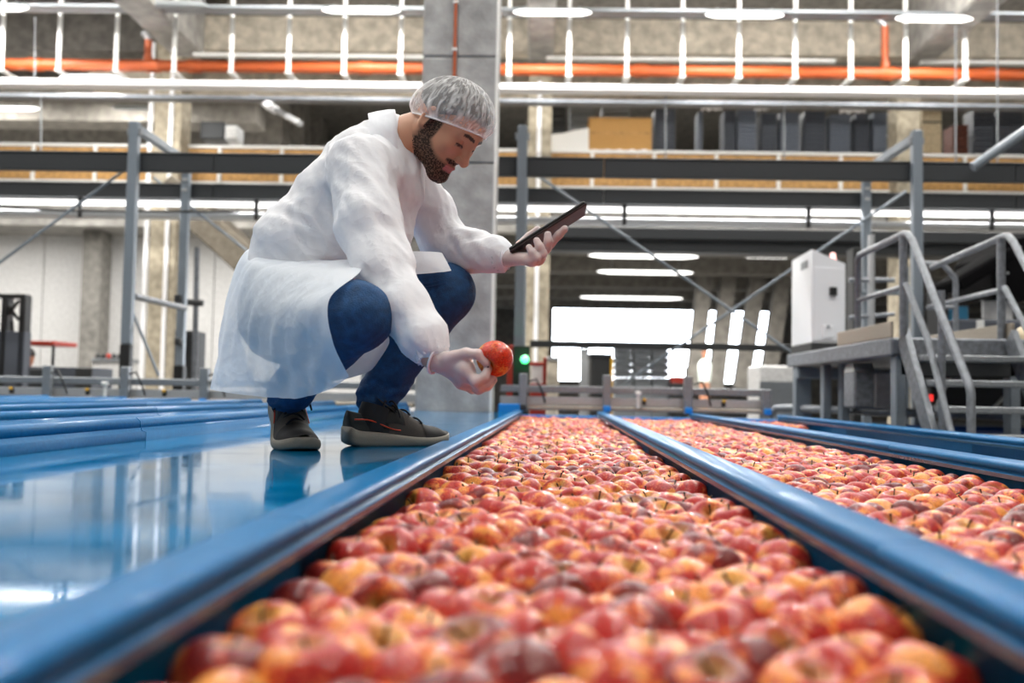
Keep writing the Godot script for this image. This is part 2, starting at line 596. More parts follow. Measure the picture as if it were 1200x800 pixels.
# ---------------------------------------------------------------- apples
func apple_texture(sd: int, kind: int, red := Color(0.66, 0.12, 0.10)) -> ImageTexture:
	var w := 192
	var h := 96
	var im := Image.create(w, h, false, Image.FORMAT_RGB8)
	var n := FastNoiseLite.new()
	n.seed = sd
	n.frequency = 0.9
	n.fractal_octaves = 3
	var s := FastNoiseLite.new()
	s.seed = sd + 50
	s.frequency = 3.2
	s.fractal_octaves = 2
	var yel := Color(0.90, 0.60, 0.27)
	var ora := Color(0.86, 0.40, 0.22)
	var drk := Color(0.36, 0.06, 0.07)
	var cover: float = [0.48, 0.16, -0.18, 0.66][kind]
	for y in h:
		var v := (y + 0.5) / h * PI
		for x in w:
			var u := (x + 0.5) / w * TAU
			var p := Vector3(sin(v) * cos(u), cos(v), sin(v) * sin(u))
			var f := n.get_noise_3dv(p) * 1.5 + p.x * 0.45 + cover
			# streaks run from stem to blossom end
			var k := s.get_noise_3d(p.x * 3.2, p.y * 0.35, p.z * 3.2) + 0.5 * s.get_noise_3d(p.x * 9.0, p.y * 0.8 + 5.0, p.z * 9.0)
			var c := yel.lerp(ora, clampf(f * 1.4 + 0.45 + k * 0.5, 0, 1))
			c = c.lerp(red, clampf(f * 1.8 + 0.05 + k * 1.1, 0, 1))
			if kind == 3:
				c = c.lerp(drk, clampf(f * 1.0 - 0.1 + k * 0.8, 0, 0.9))
			c = c.lerp(drk, clampf(s.get_noise_3d(p.x * 6.0 + 9.0, p.y * 0.5, p.z * 6.0) * 1.5 - 0.15, 0.0, 0.55))
			var pole := smoothstep(0.55, 0.15, v)
			c = c.lerp(Color(0.72, 0.62, 0.28), pole * 0.6)
			if s.get_noise_3dv(p * 12.0) > 0.42:
				c = c.lerp(Color(0.95, 0.8, 0.5), 0.4)
			im.set_pixel(x, y, c)
	return ImageTexture.create_from_image(im)

func apple_mesh(sd: int, nu := 28, nv := 18) -> ArrayMesh:
	var r := RandomNumberGenerator.new()
	r.seed = sd
	var ph := r.randf() * TAU
	var tall := r.randf_range(0.9, 1.0)
	var lop := r.randf_range(-0.05, 0.05)
	var st := new_st()
	var P := []
	for i in nv + 1:
		var v := PI * i / nv
		var row := []
		for j in nu + 1:
			var u := TAU * j / nu
			var rad := 0.0385 * (1.0 + 0.03 * cos(2.0 * v) + 0.012 * cos(5.0 * u + ph) * (0.3 + 0.7 * smoothstep(1.6, 3.0, v)) + lop * cos(u + ph) * cos(v))
			var y := cos(v) * rad * tall
			y -= 0.017 * exp(-pow(sin(v) / 0.30, 2.0)) * (1.0 if v < PI / 2 else 0.0)      # the stem hollow
			y += 0.009 * exp(-pow(sin(v) / 0.28, 2.0)) * (1.0 if v > PI / 2 else 0.0)      # the calyx hollow
			var x := sin(v) * rad * (1.0 + 0.10 * cos(v))
			row.append(Vector3(x * cos(u), y, x * sin(u)))
		P.append(row)
	for i in nv:
		for j in nu:
			var q := [[i, j], [i, j + 1], [i + 1, j + 1], [i + 1, j]]
			for k in [0, 1, 2, 0, 2, 3]:
				st.set_uv(Vector2(q[k][1] / float(nu), q[k][0] / float(nv)))
				st.set_smooth_group(1)
				st.add_vertex(P[q[k][0]][q[k][1]])
	return fin(st)

func stem_mesh(sd: int) -> ArrayMesh:
	var r := RandomNumberGenerator.new()
	r.seed = sd
	var st := new_st()
	var b := Vector3(r.randf_range(-0.006, 0.006), 0, r.randf_range(-0.006, 0.006))
	tube(st, [Vector3(0, 0.018, 0), Vector3(0, 0.027, 0) + b * 0.3, Vector3(0, 0.033, 0) + b, Vector3(0, 0.038, 0) + b * 1.6], [0.0014, 0.0012, 0.0013, 0.0019], 6)
	return fin(st)

var apple_m := []
var apple_meshes := []
var stem_meshes := []
var stem_m: StandardMaterial3D

func apple_kit() -> void:
	stem_m = mat(Color(0.22, 0.15, 0.07), 0.7)
	for k in 4:
		var m := StandardMaterial3D.new()
		m.albedo_texture = apple_texture(100 + k * 7, k)
		m.roughness = 0.5
		m.metallic_specular = 0.3
		m.clearcoat_enabled = true
		m.clearcoat = 0.45
		m.clearcoat_roughness = 0.06
		apple_m.append(m)
		apple_meshes.append(apple_mesh(40 + k))
		stem_meshes.append(stem_mesh(60 + k))

func ordinal(n: int) -> String:
	var w := ["", "first", "second", "third", "fourth", "fifth", "sixth", "seventh", "eighth", "ninth", "tenth", "eleventh", "twelfth"]
	if n < w.size():
		return w[n]
	return "%d%s" % [n, "st" if n % 10 == 1 and n != 11 else ("nd" if n % 10 == 2 and n != 12 else ("rd" if n % 10 == 3 and n != 13 else "th"))]

func apples() -> void:
	rng.seed = 2024
	var all := []      # [position, score, channel]
	for ch in 3:
		var x0: float = [-0.261, 0.352, 1.05][ch] + 0.031
		var x1: float = [0.304, 0.986, 1.63][ch] - 0.031
		var z0: float = [0.12, -0.55, -6.5][ch]
		var z1 := -7.38
		var step := 0.0675
		var pts := []
		var rows := []
		var row := 0
		var z := z0
		while z > z1:
			var x := x0 + (step / 2 if row % 2 else 0.0)
			while x <= x1 + 0.012:
				pts.append(Vector2(clampf(x + rng.randf_range(-0.016, 0.016), x0, x1), z + rng.randf_range(-0.016, 0.016)))
				rows.append(row)
				x += step
			z -= step * 0.866
			row += 1
		for it in 5:
			var grid := {}
			for i in pts.size():
				var key := Vector2i(floori(pts[i].x / 0.075), floori(pts[i].y / 0.075))
				if not grid.has(key):
					grid[key] = []
				grid[key].append(i)
			for i in pts.size():
				var p: Vector2 = pts[i]
				var c := Vector2i(floori(p.x / 0.075), floori(p.y / 0.075))
				var push := Vector2.ZERO
				for a in [-1, 0, 1]:
					for b in [-1, 0, 1]:
						for j in grid.get(c + Vector2i(a, b), []):
							if j != i:
								var dd: Vector2 = p - pts[j]
								var l := dd.length()
								if l < 0.070 and l > 1e-5:
									push += dd / l * (0.070 - l) * 0.35
				p += push
				pts[i] = Vector2(clampf(p.x, x0 - 0.002, x1 + 0.002), clampf(p.y, z1, z0))
		for i in pts.size():
			var p: Vector2 = pts[i]
			var q := Vector3(p.x, -0.0660 + rng.randf_range(-0.010, 0.006), p.y)
			var v := cam_b.inverse() * (q - cam_p)
			if v.z > -0.1:
				continue
			var px := 600.0 + F * v.x / -v.z
			var py := 400.0 - F * v.y / -v.z
			var rr := 40.0 / -v.z
			if px < -60 - rr or px > 1260 + rr or py > 880 + rr:
				continue
			var in_frame := px > -rr * 0.6 and px < 1200 + rr * 0.6 and py < 800 + rr * 0.6
			all.append([q, (-v.z) if in_frame else 50.0 - v.z, ch, rows[i], in_frame])
	all.sort_custom(func(a, b): return a[1] < b[1])
	# which row from the front, and which from the left in its row, counting what the frame shows
	var line := {}
	for a in all:
		if a[4]:
			var key := Vector2i(a[2], a[3])
			if not line.has(key):
				line[key] = []
			line[key].append(a[0].x)
	var first := [9999, 9999, 9999]
	for key in line:
		line[key].sort()
		first[key.x] = mini(first[key.x], key.y)
	var kinds := ["red striped apple", "orange apple", "yellowish apple", "dark maroon apple"]
	var where := ["floating in the near part of the middle flume", "floating in the near part of the right flume"]
	var proto := []
	for k in 4:
		var t := thing("apple", "", "apple")
		put("fruit", apple_meshes[k], apple_m[k], t)
		put("stem", stem_meshes[k], stem_m, t)
		proto.append(t)
	var used := [false, false, false, false]
	var rest := [[], [], [], []]
	for i in all.size():
		var a: Array = all[i]
		var u := rng.randf()
		var k := 0 if u < 0.46 else (1 if u < 0.70 else (2 if u < 0.79 else 3))
		var tilt := rng.randf_range(0.0, 0.6) if rng.randf() < 0.55 else rng.randf_range(0.5, 2.2)
		var az := rng.randf() * TAU
		var s := rng.randf_range(0.93, 1.07)
		var b := Basis(Vector3(cos(az), 0, sin(az)), tilt) * Basis(Vector3.UP, rng.randf() * TAU)
		var xf := Transform3D(b.scaled(Vector3(s, s, s)), a[0])
		if i < 299 and a[2] < 2 and a[1] < 40.0:
			var nth: String = ordinal(line[Vector2i(a[2], a[3])].find(a[0].x) + 1)
			var rw: int = a[3] - first[a[2]] + 1
			var label: String = kinds[k] + (", %s from the walkway in the %s row from the front" if a[2] == 0 else ", %s from the divider, row %s of the right flume") % [nth, ordinal(rw)]
			var group: String = kinds[k] + "s " + where[a[2]]
			var o: Node3D = proto[k]
			if used[k]:
				o = dup(proto[k], xf)
			used[k] = true
			o.transform = xf
			tag(o, label, "apple", group)
		else:
			rest[k].append(xf)
	var mass := thing("apple_mass", "mass of apples filling the further parts of the flumes", "apples", Vector3(0.3, -0.1, -5))
	mass.set_meta("kind", "stuff")
	for k in 4:
		for part in [["fruit", apple_meshes[k], apple_m[k]], ["stem", stem_meshes[k], stem_m]]:
			var mm := MultiMesh.new()
			mm.transform_format = MultiMesh.TRANSFORM_3D
			mm.mesh = part[1]
			mm.instance_count = rest[k].size()
			for i in rest[k].size():
				mm.set_instance_transform(i, rest[k][i])
			var o := MultiMeshInstance3D.new()
			o.name = part[0] + "_mass"
			o.multimesh = mm
			o.material_override = part[2]
			o.set_meta("kind", "stuff")
			mass.add_child(o, true)
			o.position = -ats[mass]

# ---------------------------------------------------------------- hall helpers
func one(called: String, label: String, cat: String, m: Material, st: SurfaceTool, group := "") -> MeshInstance3D:
	var o := obj(called, st, m, null, true)
	tag(o, label, cat, group)
	return o

func pb(called: String, m: Material, t: Node3D, x0: float, y0: float, x1: float, y1: float, d: float, th: float, ch := 0.006) -> MeshInstance3D:
	var st := new_st()
	if d > 8.0 and y1 >= 440.0 and y1 <= 482.0:      # stands on the floor behind the gantry
		var ym := (y0 + y1) / 2.0
		bx(st, Vector3(bp(x0, ym, d).x, -0.6, -d - th), Vector3(bp(x1, ym, d).x, bp((x0 + x1) / 2.0, y0, d).y, -d), ch)
	else:
		pbox(st, x0, y0, x1, y1, d, th, ch)
	return obj(called, st, m, t, true)

func at_px(called: String, label: String, cat: String, x: float, y: float, d: float, group := "") -> Node3D:
	return thing(called, label, cat, bp(x, y, d), group, true)

# a level run across the hall at the height that photo row y has in column 600
func run_box(st: SurfaceTool, y0: float, y1: float, d: float, th: float, xa: float, xb: float, ch := 0.006) -> void:
	bx(st, Vector3(xa, bp(600, y1, d).y, -d - th), Vector3(xb, bp(600, y0, d).y, -d), ch)

func ptube(called: String, m: Material, t: Node3D, pts: Array, r: float, n := 10) -> MeshInstance3D:
	var st := new_st()
	var q := []
	for p in pts:
		q.append(bp(p[0], p[1], p[2]))
	tube(st, q, r, n)
	return obj(called, st, m, t, true)

func hall() -> void:
	hall_structure()
	hall_services()
	steel_frame()
	storage()
	floor_things()

func column(label: String, x0: float, x1: float, y: float, d: float, top: float, strips: Array, m: Material) -> void:
	var t := thing("column", label, "column", Vector3(bp((x0 + x1) / 2, y, d).x, -0.6, -d - 0.25), "", true)
	t.set_meta("kind", "structure")
	var st := new_st()
	bx(st, Vector3(bp(x0, y, d).x, -0.6, -d - 0.5), Vector3(bp(x1, y, d).x, top, -d), 0.02)
	obj("shaft", st, m, t)
	for s in strips:
		st = new_st()
		bx(st, Vector3(bp(s - 2.4, y, d).x, 0.0, -d), Vector3(bp(s + 2.4, y, d).x, top - 0.2, -d + 0.04), 0.006)
		obj("conduit", st, M.plastic_white, t)

func hall_structure() -> void:
	var yb: float = bp(600, 66, 16).y
	# roof beams along the hall
	var st := new_st()
	for c in [["sloping concrete roof beam at the upper left", 197.0, 224.0, 67.0], ["concrete roof beam running up behind the pillar", 619.0, 638.0, 68.0], ["sloping concrete roof beam at the upper right", 1064.0, 1086.0, 76.0]]:
		st = new_st()
		bx(st, Vector3(bp(c[1], c[3], 16).x, yb, -16.2), Vector3(bp(c[2], c[3], 16).x + 0.15, 8.0, 6.0), 0.03)
		struct("roof_beam", st, M.concrete, c[0], "beam")
	# the stained fascia beam and the lower beam behind the pipe
	var xl: float = bp(207, 60, 16.2).x
	st = new_st()
	run_box(st, 21, 62, 16.25, 0.3, xl, 16.7, 0.02)
	struct("fascia_beam", st, M.concrete_warm, "stained concrete fascia beam above the orange pipe", "beam")
	st = new_st()
	run_box(st, 84, 108, 17.3, 0.4, xl - 2.0, 16.7, 0.02)
	struct("cross_beam", st, M.concrete_warm, "lower concrete cross beam behind the white cable tray", "beam")
	for k in 6:
		st = new_st()
		var y: float = 6.05 - 0.03 * k
		bx(st, Vector3(-16.7, y, -18.0 - 2.2 * k), Vector3(xl - 0.2, 8.0, -17.2 - 2.2 * k), 0.02)
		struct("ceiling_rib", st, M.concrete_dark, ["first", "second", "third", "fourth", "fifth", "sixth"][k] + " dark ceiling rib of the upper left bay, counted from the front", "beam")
	# upper floor
	var yt: float = bp(600, 217, 17).y
	var yl: float = bp(600, 248, 17).y
	st = new_st()
	bx(st, Vector3(-16.7, yl, -33), Vector3(16.7, yt, -17.2), 0.01)
	bx(st, Vector3(-16.7, yl - 0.32, -17.5), Vector3(16.7, yl, -17.2), 0.01)  # downstand added to keep the battens behind it out of view
	struct("upper_floor", st, M.concrete, "concrete slab of the upper storage floor", "floor")
	st = new_st()
	bx(st, Vector3(-16.7, yt, -33.3), Vector3(16.7, 8.0, -33), 0)
	struct("wall_upper", st, M.concrete_dark, "dark back wall of the upper storage floor", "wall")
	# white panelled wall under the upper floor at the left, panel by panel
	var d := 20.5
	var xr: float = bp(520, 350, d).x
	var w := thing("wall_partition", "white panelled wall under the upper floor at the left", "wall", Vector3(-9.5, -0.6, -d), "", true)
	w.set_meta("kind", "structure")
	var x := xr
	while x > -16.6:
		st = new_st()
		bx(st, Vector3(maxf(x - 1.19, -16.6), -0.6, -d - 0.2), Vector3(x - 0.006, yl, -d), 0.006)
		obj("panel", st, M.white_wall, w)
		x -= 1.2
	st = new_st()
	bx(st, Vector3(xr - 0.1, -0.6, -36), Vector3(xr, yl, -d - 0.2), 0)
	struct("wall_return", st, M.white_wall, "white return wall behind the worker's column", "wall")
	column("pale concrete column with white conduits at the upper left", 178, 210, 200, 16.6, 6.2, [199, 175], M.concrete_column)
	column("grey concrete column in front of the white panelled wall at the far left", 96, 119, 300, 19.6, yl, [], M.concrete_mid)
	column("pale concrete column just right of the pillar", 618, 646, 200, 16.6, 5.6, [631], M.concrete_column)
	column("pale concrete column behind the right steel post", 1052, 1079, 200, 16.6, 5.6, [], M.concrete_column)
	# under the upper floor at the right: ceiling beams and lamps
	for k in 5:
		st = new_st()
		var z: float = -18.8 - 3.1 * k
		bx(st, Vector3(xr + 0.1, yl - 0.42, z - 0.5), Vector3(16.7, yl, z), 0.02)
		struct("floor_beam", st, M.concrete_dark, ["first", "second", "third", "fourth", "fifth"][k] + " concrete beam under the upper floor, counted from the front", "beam")
	var lamps := [[690, 818, 299, 18.2, "long lit batten under the upper floor, topmost of the three above the gateway"], [700, 812, 318, 20.8, "long lit batten under the upper floor, second from the top above the gateway"], [680, 800, 348, 27.0, "long lit batten under the upper floor, lowest of the three above the gateway"]]
	for l in lamps:
		var a := bp(l[0], l[2], l[3])
		var b := bp(l[1], l[2], l[3])
		a.y = minf(a.y, yl - 0.1)
		b.y = a.y
		batten("batten_lamp", l[4], a, b, 20.0, yl)
	batten("batten_lamp", "lit batten under the upper floor between the raking columns and the white cabinet", bp(868, 300, 19.5), bp(930, 300, 19.5), 16.0, yl)
	batten("batten_lamp", "lit batten seen through the right stair handrail", bp(1118, 322, 17.9), bp(1148, 322, 17.9), 4.0, yl)
	for xx in [-13.5, -10.5, -7.5, -4.5]:  # hidden battens added to brighten the white panelled wall
		batten("batten_lamp", "added unseen batten lamp under the upper floor, brightening the white panelled wall", Vector3(xx - 1.0, yl - 0.055, -18.3), Vector3(xx + 1.0, yl - 0.055, -18.3), 9.0, yl, "added battens before the white wall")
	# raking columns
	var names := ["leftmost raking dark concrete column beside the bright gateway", "second raking dark concrete column from the gateway", "third raking dark concrete column from the gateway", "fourth raking dark concrete column, partly behind the white cabinet"]
	var rk := [[829, 292, 812, 450], [857, 292, 838, 450], [892, 292, 868, 450], [922, 292, 898, 450]]
	for k in 4:
		st = new_st()
		bar(st, bp(rk[k][0], rk[k][1], 23), bp(rk[k][2], rk[k][3] + 6, 23), 0.34, 0.4, 0.02)
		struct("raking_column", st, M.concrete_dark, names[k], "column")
	# stair flight behind the worker
	st = new_st()
	bar(st, bp(205, 226, 15.4), bp(300, 312, 15.4), 0.42, 1.2, 0.02)
	struct("stair_flight", st, M.concrete_stair, "sloping underside of a concrete stair flight behind the worker's back", "stairs")
	# the pillar on the walkway's end: three cast blocks
	d = 7.47
	var x0: float = bp(491, 250, d).x
	var x1: float = bp(579.5, 250, d).x
	var t := thing("pillar", "big square grey concrete pillar behind the worker", "pillar", Vector3((x0 + x1) / 2, -0.6, -d - 0.28), "", true)
	t.set_meta("kind", "structure")
	var ys := [-0.6, bp(535, 191, d).y, bp(535, 66.5, d).y, 8.0]
	for k in 3:
		st = new_st()
		bx(st, Vector3(x0, ys[k] + 0.003, -d - 0.56), Vector3(x1, ys[k + 1] - 0.003, -d), 0.012)
		obj("block", st, M.pillar, t)
	st = new_st()
	bx(st, Vector3(x0 + 0.01, -0.5, -d - 0.55), Vector3(x1 - 0.01, 7.95, -d - 0.012), 0)
	obj("joint", st, M.joint, t)
	st = new_st()
	bx(st, Vector3(x1 - 0.012, 0.0, -d - 0.03), Vector3(x1 + 0.004, 7.9, -d + 0.004), 0.002)
	obj("corner_strip", st, M.white, t)
	var c := thing("conduit", "thin orange conduit clipped to the front of the concrete pillar", "conduit", bp(533, 60, d - 0.02), "", true)
	st = new_st()
	var q := bp(533, 60, d - 0.018)
	tube(st, [Vector3(q.x, bp(533, 160, d).y, q.z), Vector3(q.x, 7.9, q.z)], 0.013, 10)
	obj("tube", st, M.orange_pipe, c)
	for y in [3.5, 59.0, 110.0]:
		st = new_st()
		box(st, Transform3D(Basis(), Vector3(q.x, bp(533, y, d).y, q.z - 0.002)), Vector3(0.04, 0.022, 0.034), 0.004)
		obj("clip", st, M.white, c)

func hall_services() -> void:
	var st := new_st()
	# top tray with the lamps under it
	run_box(st, 8, 12.5, 14.2, 0.25, -12, 14, 0.01)
	one("cable_tray", "topmost grey cable tray, from which the front row of battens hangs", "cable tray", M.steel, st)
	# white hangers
	var proto: Node3D = null
	var hn := 0
	for x in [3, 70, 137, 205, 272, 339, 404, 470, 597, 667, 735, 800, 866, 932, 997, 1061, 1131]:
		var p := bp(x, 45, 14.55)
		var yb: float = bp(600, 88, 14.55).y
		hn += 1
		if proto == null:
			proto = thing("hanger_post", "slim white hanger post, first from the left along the orange pipe", "hanger post", Vector3(p.x, yb, p.z), "white hanger posts along the orange pipe", true)
			st = new_st()
			bx(st, Vector3(p.x - 0.03, yb, p.z - 0.02), Vector3(p.x + 0.03, 8.0, p.z + 0.02), 0.006)
			obj("post", st, M.white, proto)
			st = new_st()
			bx(st, Vector3(p.x - 0.045, yb - 0.012, p.z - 0.55), Vector3(p.x + 0.045, yb + 0.012, p.z + 0.03), 0.003)
			obj("foot", st, M.white, proto)
		else:
			dup(proto, BT * Transform3D(Basis(), Vector3(p.x, yb, p.z)), "slim white hanger post, %s from the left along the orange pipe" % ordinal(hn))
	# orange drain pipe
	var d := 15.0
	var yc: float = bp(600, 81.5, d).y
	var t := thing("drain_pipe", "long orange drain pipe running across under the fascia beam", "pipe", Vector3(0, yc, -d), "", true)
	st = new_st()
	tube(st, [Vector3(-13, yc, -d), Vector3(14, yc, -d)], 0.09, 16)
	obj("run", st, M.orange_pipe, t)
	for x in [42, 180, 228, 428, 560, 752, 1040, 1160]:
		st = new_st()
		var xx: float = bp(x, 80, d).x
		tube(st, [Vector3(xx - 0.1, yc, -d), Vector3(xx + 0.1, yc, -d)], 0.104, 16)
		obj("socket", st, M.orange_pipe, t)
	for r in [[173, 47], [1037, 31]]:
		st = new_st()
		var xx: float = bp(r[0], 80, d).x
		var y2: float = bp(r[0], r[1], d).y
		tube(st, [Vector3(xx, yc, -d), Vector3(xx, y2, -d)], 0.055, 12)
		tube(st, [Vector3(xx, yc + 0.05, -d), Vector3(xx, yc + 0.17, -d)], 0.068, 12)
		obj("branch", st, M.orange_pipe, t)
		st = new_st()
		tube(st, [Vector3(xx, y2 - 0.02, -d), Vector3(xx, y2 + 0.02, -d), Vector3(xx - 0.1, y2 + 0.13, -d - 0.05)], 0.05, 10)
		obj("elbow", st, M.steel_light, t)
	for r in [[225, 496, "thin white cable duct under the fascia beam, left of the pillar"], [640, 980, "thin white cable duct under the fascia beam, right of the pillar"], [1080, 1300, "thin white cable duct under the fascia beam at the far right"]]:
		st = new_st()
		var a := bp(r[0], 66, 15.7)
		var b := bp(r[1], 66, 15.7)
		bx(st, Vector3(a.x, bp(600, 69, 15.7).y, -15.8), Vector3(b.x, bp(600, 65, 15.7).y, -15.7), 0.01)
		one("cable_duct", r[2], "cable duct", M.white, st)
	st = new_st()
	run_box(st, 97.5, 104.5, 14.3, 0.25, -13, 14, 0.01)
	one("white_tray", "bright white cable tray running across just below the orange pipe", "cable tray", M.plastic_white, st)
	st = new_st()
	run_box(st, 115, 120, 14.8, 0.2, -13, 14, 0.01)
	one("steel_rail", "thin grey steel rail below the bright white cable tray", "rail", M.galv, st)
	# light trunk and tray hung from the rear beam
	d = 9.95
	t = thing("light_trunk", "glowing white light strip hung under the rear dark beam", "lamp", Vector3(0, bp(600, 243, d).y, -d), "", true)
	st = new_st()
	run_box(st, 239.5, 246, d, 0.06, -6.5, 8.0, 0.006)
	obj("diffuser", st, M.led, t)
	st = new_st()
	run_box(st, 237.5, 240.5, d - 0.01, 0.09, -6.5, 8.0, 0.004)
	obj("housing", st, M.steel_light, t)
	for x in [-5.0, -1.6, 1.8, 5.2]:
		var l := AreaLight3D.new()
		l.name = "lamp_light"
		l.area_size = Vector2(3.0, 0.06)
		l.light_energy = 1.6
		l.shadow_enabled = true
		l.rotation = Vector3(-PI / 2, 0, 0)
		t.add_child(l, true)
		l.position = Vector3(x, -0.031, -0.03)
	t = thing("hung_tray", "grey steel tray hung below the glowing light strip", "cable tray", Vector3(0, bp(600, 258, d).y, -d), "", true)
	st = new_st()
	run_box(st, 253.5, 259.5, d, 0.2, -6.5, 8.0, 0.006)
	obj("tray", st, M.steel_light, t)
	for x in [-119, 93, 300, 516, 732, 948, 1163]:
		st = new_st()
		var p := bp(x, 245, d - 0.02)
		bx(st, Vector3(p.x - 0.02, bp(600, 262, d).y, p.z - 0.03), Vector3(p.x + 0.02, bp(600, 233, d).y, p.z), 0.003)
		obj("hanger", st, M.black, t)
	# header beams over the gateway side
	for r in [[264, 277.5, "upper grey steel header beam above the bright gateway", 12.5], [278.5, 292, "lower grey steel header beam above the bright gateway", 12.6]]:
		st = new_st()
		run_box(st, r[0], r[1], r[3], 0.3, bp(640, 280, 12.5).x, 9.5, 0.01)
		one("header_beam", r[2], "beam", M.anthracite, st)
	# drop wires and thin services in front of the upper floor
	for w in [[41, 20, 105, 14.9, "thin drop wire left of the upper left hanger posts"], [48, 112, 178, 13.5, "thin steel drop rod at the upper left, above the dark beams"], [919, 122, 186, 14.6, "thin steel drop rod before the dark crate stacks"], [1120, 30, 190, 13.0, "steel drop wire right of the pale right column"], [1169, 0, 190, 12.6, "long thin drop wire at the upper right"], [780, 100, 186, 14.6, "thin drop rod at the left end of the dark crate stacks"]]:
		ptube_top("drop_wire", w[4], "wire", M.steel, [[w[0], w[1], w[3]], [w[0], w[2], w[3]]], 0.011)
	ptube_top("cable_run", "sagging dark cable under the light strip at the left", "cable", M.black, [[-10, 239, 9.6], [30, 244, 9.6], [70, 246.5, 9.6], [150, 247.5, 9.6], [280, 248, 9.6]], 0.012)

func ptube_top(called: String, label: String, cat: String, m: Material, pts: Array, r: float, n := 8) -> void:
	var st := new_st()
	var q := []
	for p in pts:
		q.append(bp(p[0], p[1], p[2]))
	tube(st, q, r, n)
	one(called, label, cat, m, st)

func steel_frame() -> void:
	var df := 8.5
	var dr := 9.8
	var ytop: float = bp(612, 148, df).y
	var spots := [["left", 157.0], ["middle", 612.0], ["right", 1074.0]]
	var names := {"left": "left of the worker", "middle": "beside the pillar, behind the tablet", "right": "behind the stair handrails"}
	for s in spots:
		var xf: float = bp(s[1], 180, df).x
		var t := thing("frame_post", "tall front steel frame post, " + names[s[0]], "post", Vector3(xf, -0.6, -df), "", true)
		var st := new_st()
		bx(st, Vector3(xf - 0.042, (0.5 if s[0] == "left" else -0.6), -df - 0.042), Vector3(xf + 0.042, ytop, -df + 0.042), 0.008)
		obj("shaft", st, M.frame_grey, t)
		if s[0] == "left":
			st = new_st()
			bx(st, Vector3(xf - 0.044, -0.6, -df - 0.044), Vector3(xf + 0.044, 0.5, -df + 0.044), 0.008)
			obj("foot_sleeve", st, M.black, t)
		st = new_st()
		bx(st, Vector3(xf - 0.03, ytop - 0.03, -df - 0.02), Vector3(xf + 0.03, ytop + 0.006, -df + 0.03), 0.003)
		obj("end_cap", st, M.black, t)
		st = new_st()
		bx(st, Vector3(xf - 0.062, ytop - 0.12, -df - 0.02), Vector3(xf + 0.062, ytop - 0.06, -df + 0.02), 0.004)
		obj("bracket", st, M.steel, t)
		var t2 := thing("frame_post", "rear steel frame post bolted to the lower beam, " + names[s[0]], "post", Vector3(xf, -0.6, -dr), "", true)
		st = new_st()
		bx(st, Vector3(xf - 0.04, (0.35 if s[0] == "left" else -0.6), -dr - 0.04), Vector3(xf + 0.04, ytop, -dr + 0.04), 0.008)
		obj("shaft", st, M.frame_grey, t2)
		if s[0] == "left":
			st = new_st()
			bx(st, Vector3(xf - 0.05, -0.6, -dr - 0.05), Vector3(xf + 0.05, 0.35, -dr + 0.05), 0.008)
			obj("foot_sleeve", st, M.black, t2)
		for y in [211.5, 223.5]:
			st = new_st()
			box(st, Transform3D(Basis(), Vector3(xf, bp(218, y, dr).y, -dr + 0.045)), Vector3(0.05, 0.03, 0.02), 0.004)
			obj("bolt_plate", st, M.steel_light, t2)
		# tie from the front post's head to the rear post's
		st = new_st()
		bar(st, Vector3(xf + 0.005, ytop - 0.05, -df - 0.05), Vector3(xf, ytop - 0.05, -dr + 0.05), 0.07, 0.07, 0.006)
		one("frame_tie", "grey tie joining the post heads, " + names[s[0]], "tie", M.frame_grey, st)
	# two dark beams, in lengths
	for b in [["front", 183.0, 206.0, 8.55, "upper dark steel beam crossing right behind the front posts"], ["rear", 219.5, 237.0, 9.85, "lower dark steel beam crossing behind the rear posts"]]:
		var d: float = b[3]
		var t := thing("dark_beam", b[4], "beam", Vector3(0, bp(600, b[2], d).y, -d), "", true)
		var cuts := [-8.0, bp(250, 200, d).x, bp(708, 200, d).x, bp(1190, 200, d).x, 9.0]
		for k in 4:
			var st := new_st()
			run_box(st, b[1], b[2], d, 0.07, cuts[k] + 0.003, cuts[k + 1] - 0.003, 0.006)
			obj("length", st, M.anthracite, t)
			st = new_st()
			run_box(st, b[1] + 0.5, b[1] + 2.0, d - 0.012, 0.03, cuts[k] + 0.003, cuts[k + 1] - 0.003, 0.002)
			obj("flange", st, M.anthracite, t)
	for r in [[[-20, 322, 8.7], [150, 196, 8.7], "thin steel brace rod sloping down to the left from the left front post"], [[180, 208, 9.9], [300, 302, 9.9], "thin steel brace rod sloping down towards the worker's back"], [[628, 204, 9.6], [935, 418, 9.6], "long steel brace rod sloping down to the right past the tablet"], [[1062, 224, 9.7], [735, 447, 9.7], "long steel brace rod sloping down to the left behind the white cabinet"], [[1206, 150, 8.2], [1140, 196, 8.2], "thick grey strut at the upper right corner above the dark beams"], [[155, 365, 8.6], [186, 440, 8.6], "thin dark cable hanging at the foot of the left front post"]]:
		ptube_top("brace_rod", r[2], "rod", M.frame_grey, [r[0], r[1]], 0.04 if r[2].begins_with("thick") else 0.014)
	ptube_top("tie_bar", "short grey bar joining the left front and rear posts at mid height", "bar", M.galv, [[157, 347, 8.56], [217, 361, 9.74]], 0.03)
	for p in [[208, 341, 9.7, "upper"], [208, 392, 9.7, "lower"]]:
		var t := at_px("junction_box", p[3] + " small dark junction box on the left rear post", "box", p[0], p[1], p[2])
		pb("case", M.dark, t, p[0] - 4, p[1] + 4, p[0] + 3, p[1] + 12, p[2], 0.06)
		pb("cover", M.anthracite, t, p[0] - 3, p[1] + 5, p[0] + 2, p[1] + 11, p[2] - 0.01, 0.02)
	ptube_top("riser_pipe", "thin grey riser pipe right of the left rear post", "pipe", M.galv, [[231, 290, 10.4], [226, 530, 10.4]], 0.03)
	ptube_top("cross_arm", "short dark cross arm on the riser pipe", "arm", M.dark, [[206, 353, 10.3], [238, 355, 10.3]], 0.035)
	# low dark rail
	var st := new_st()
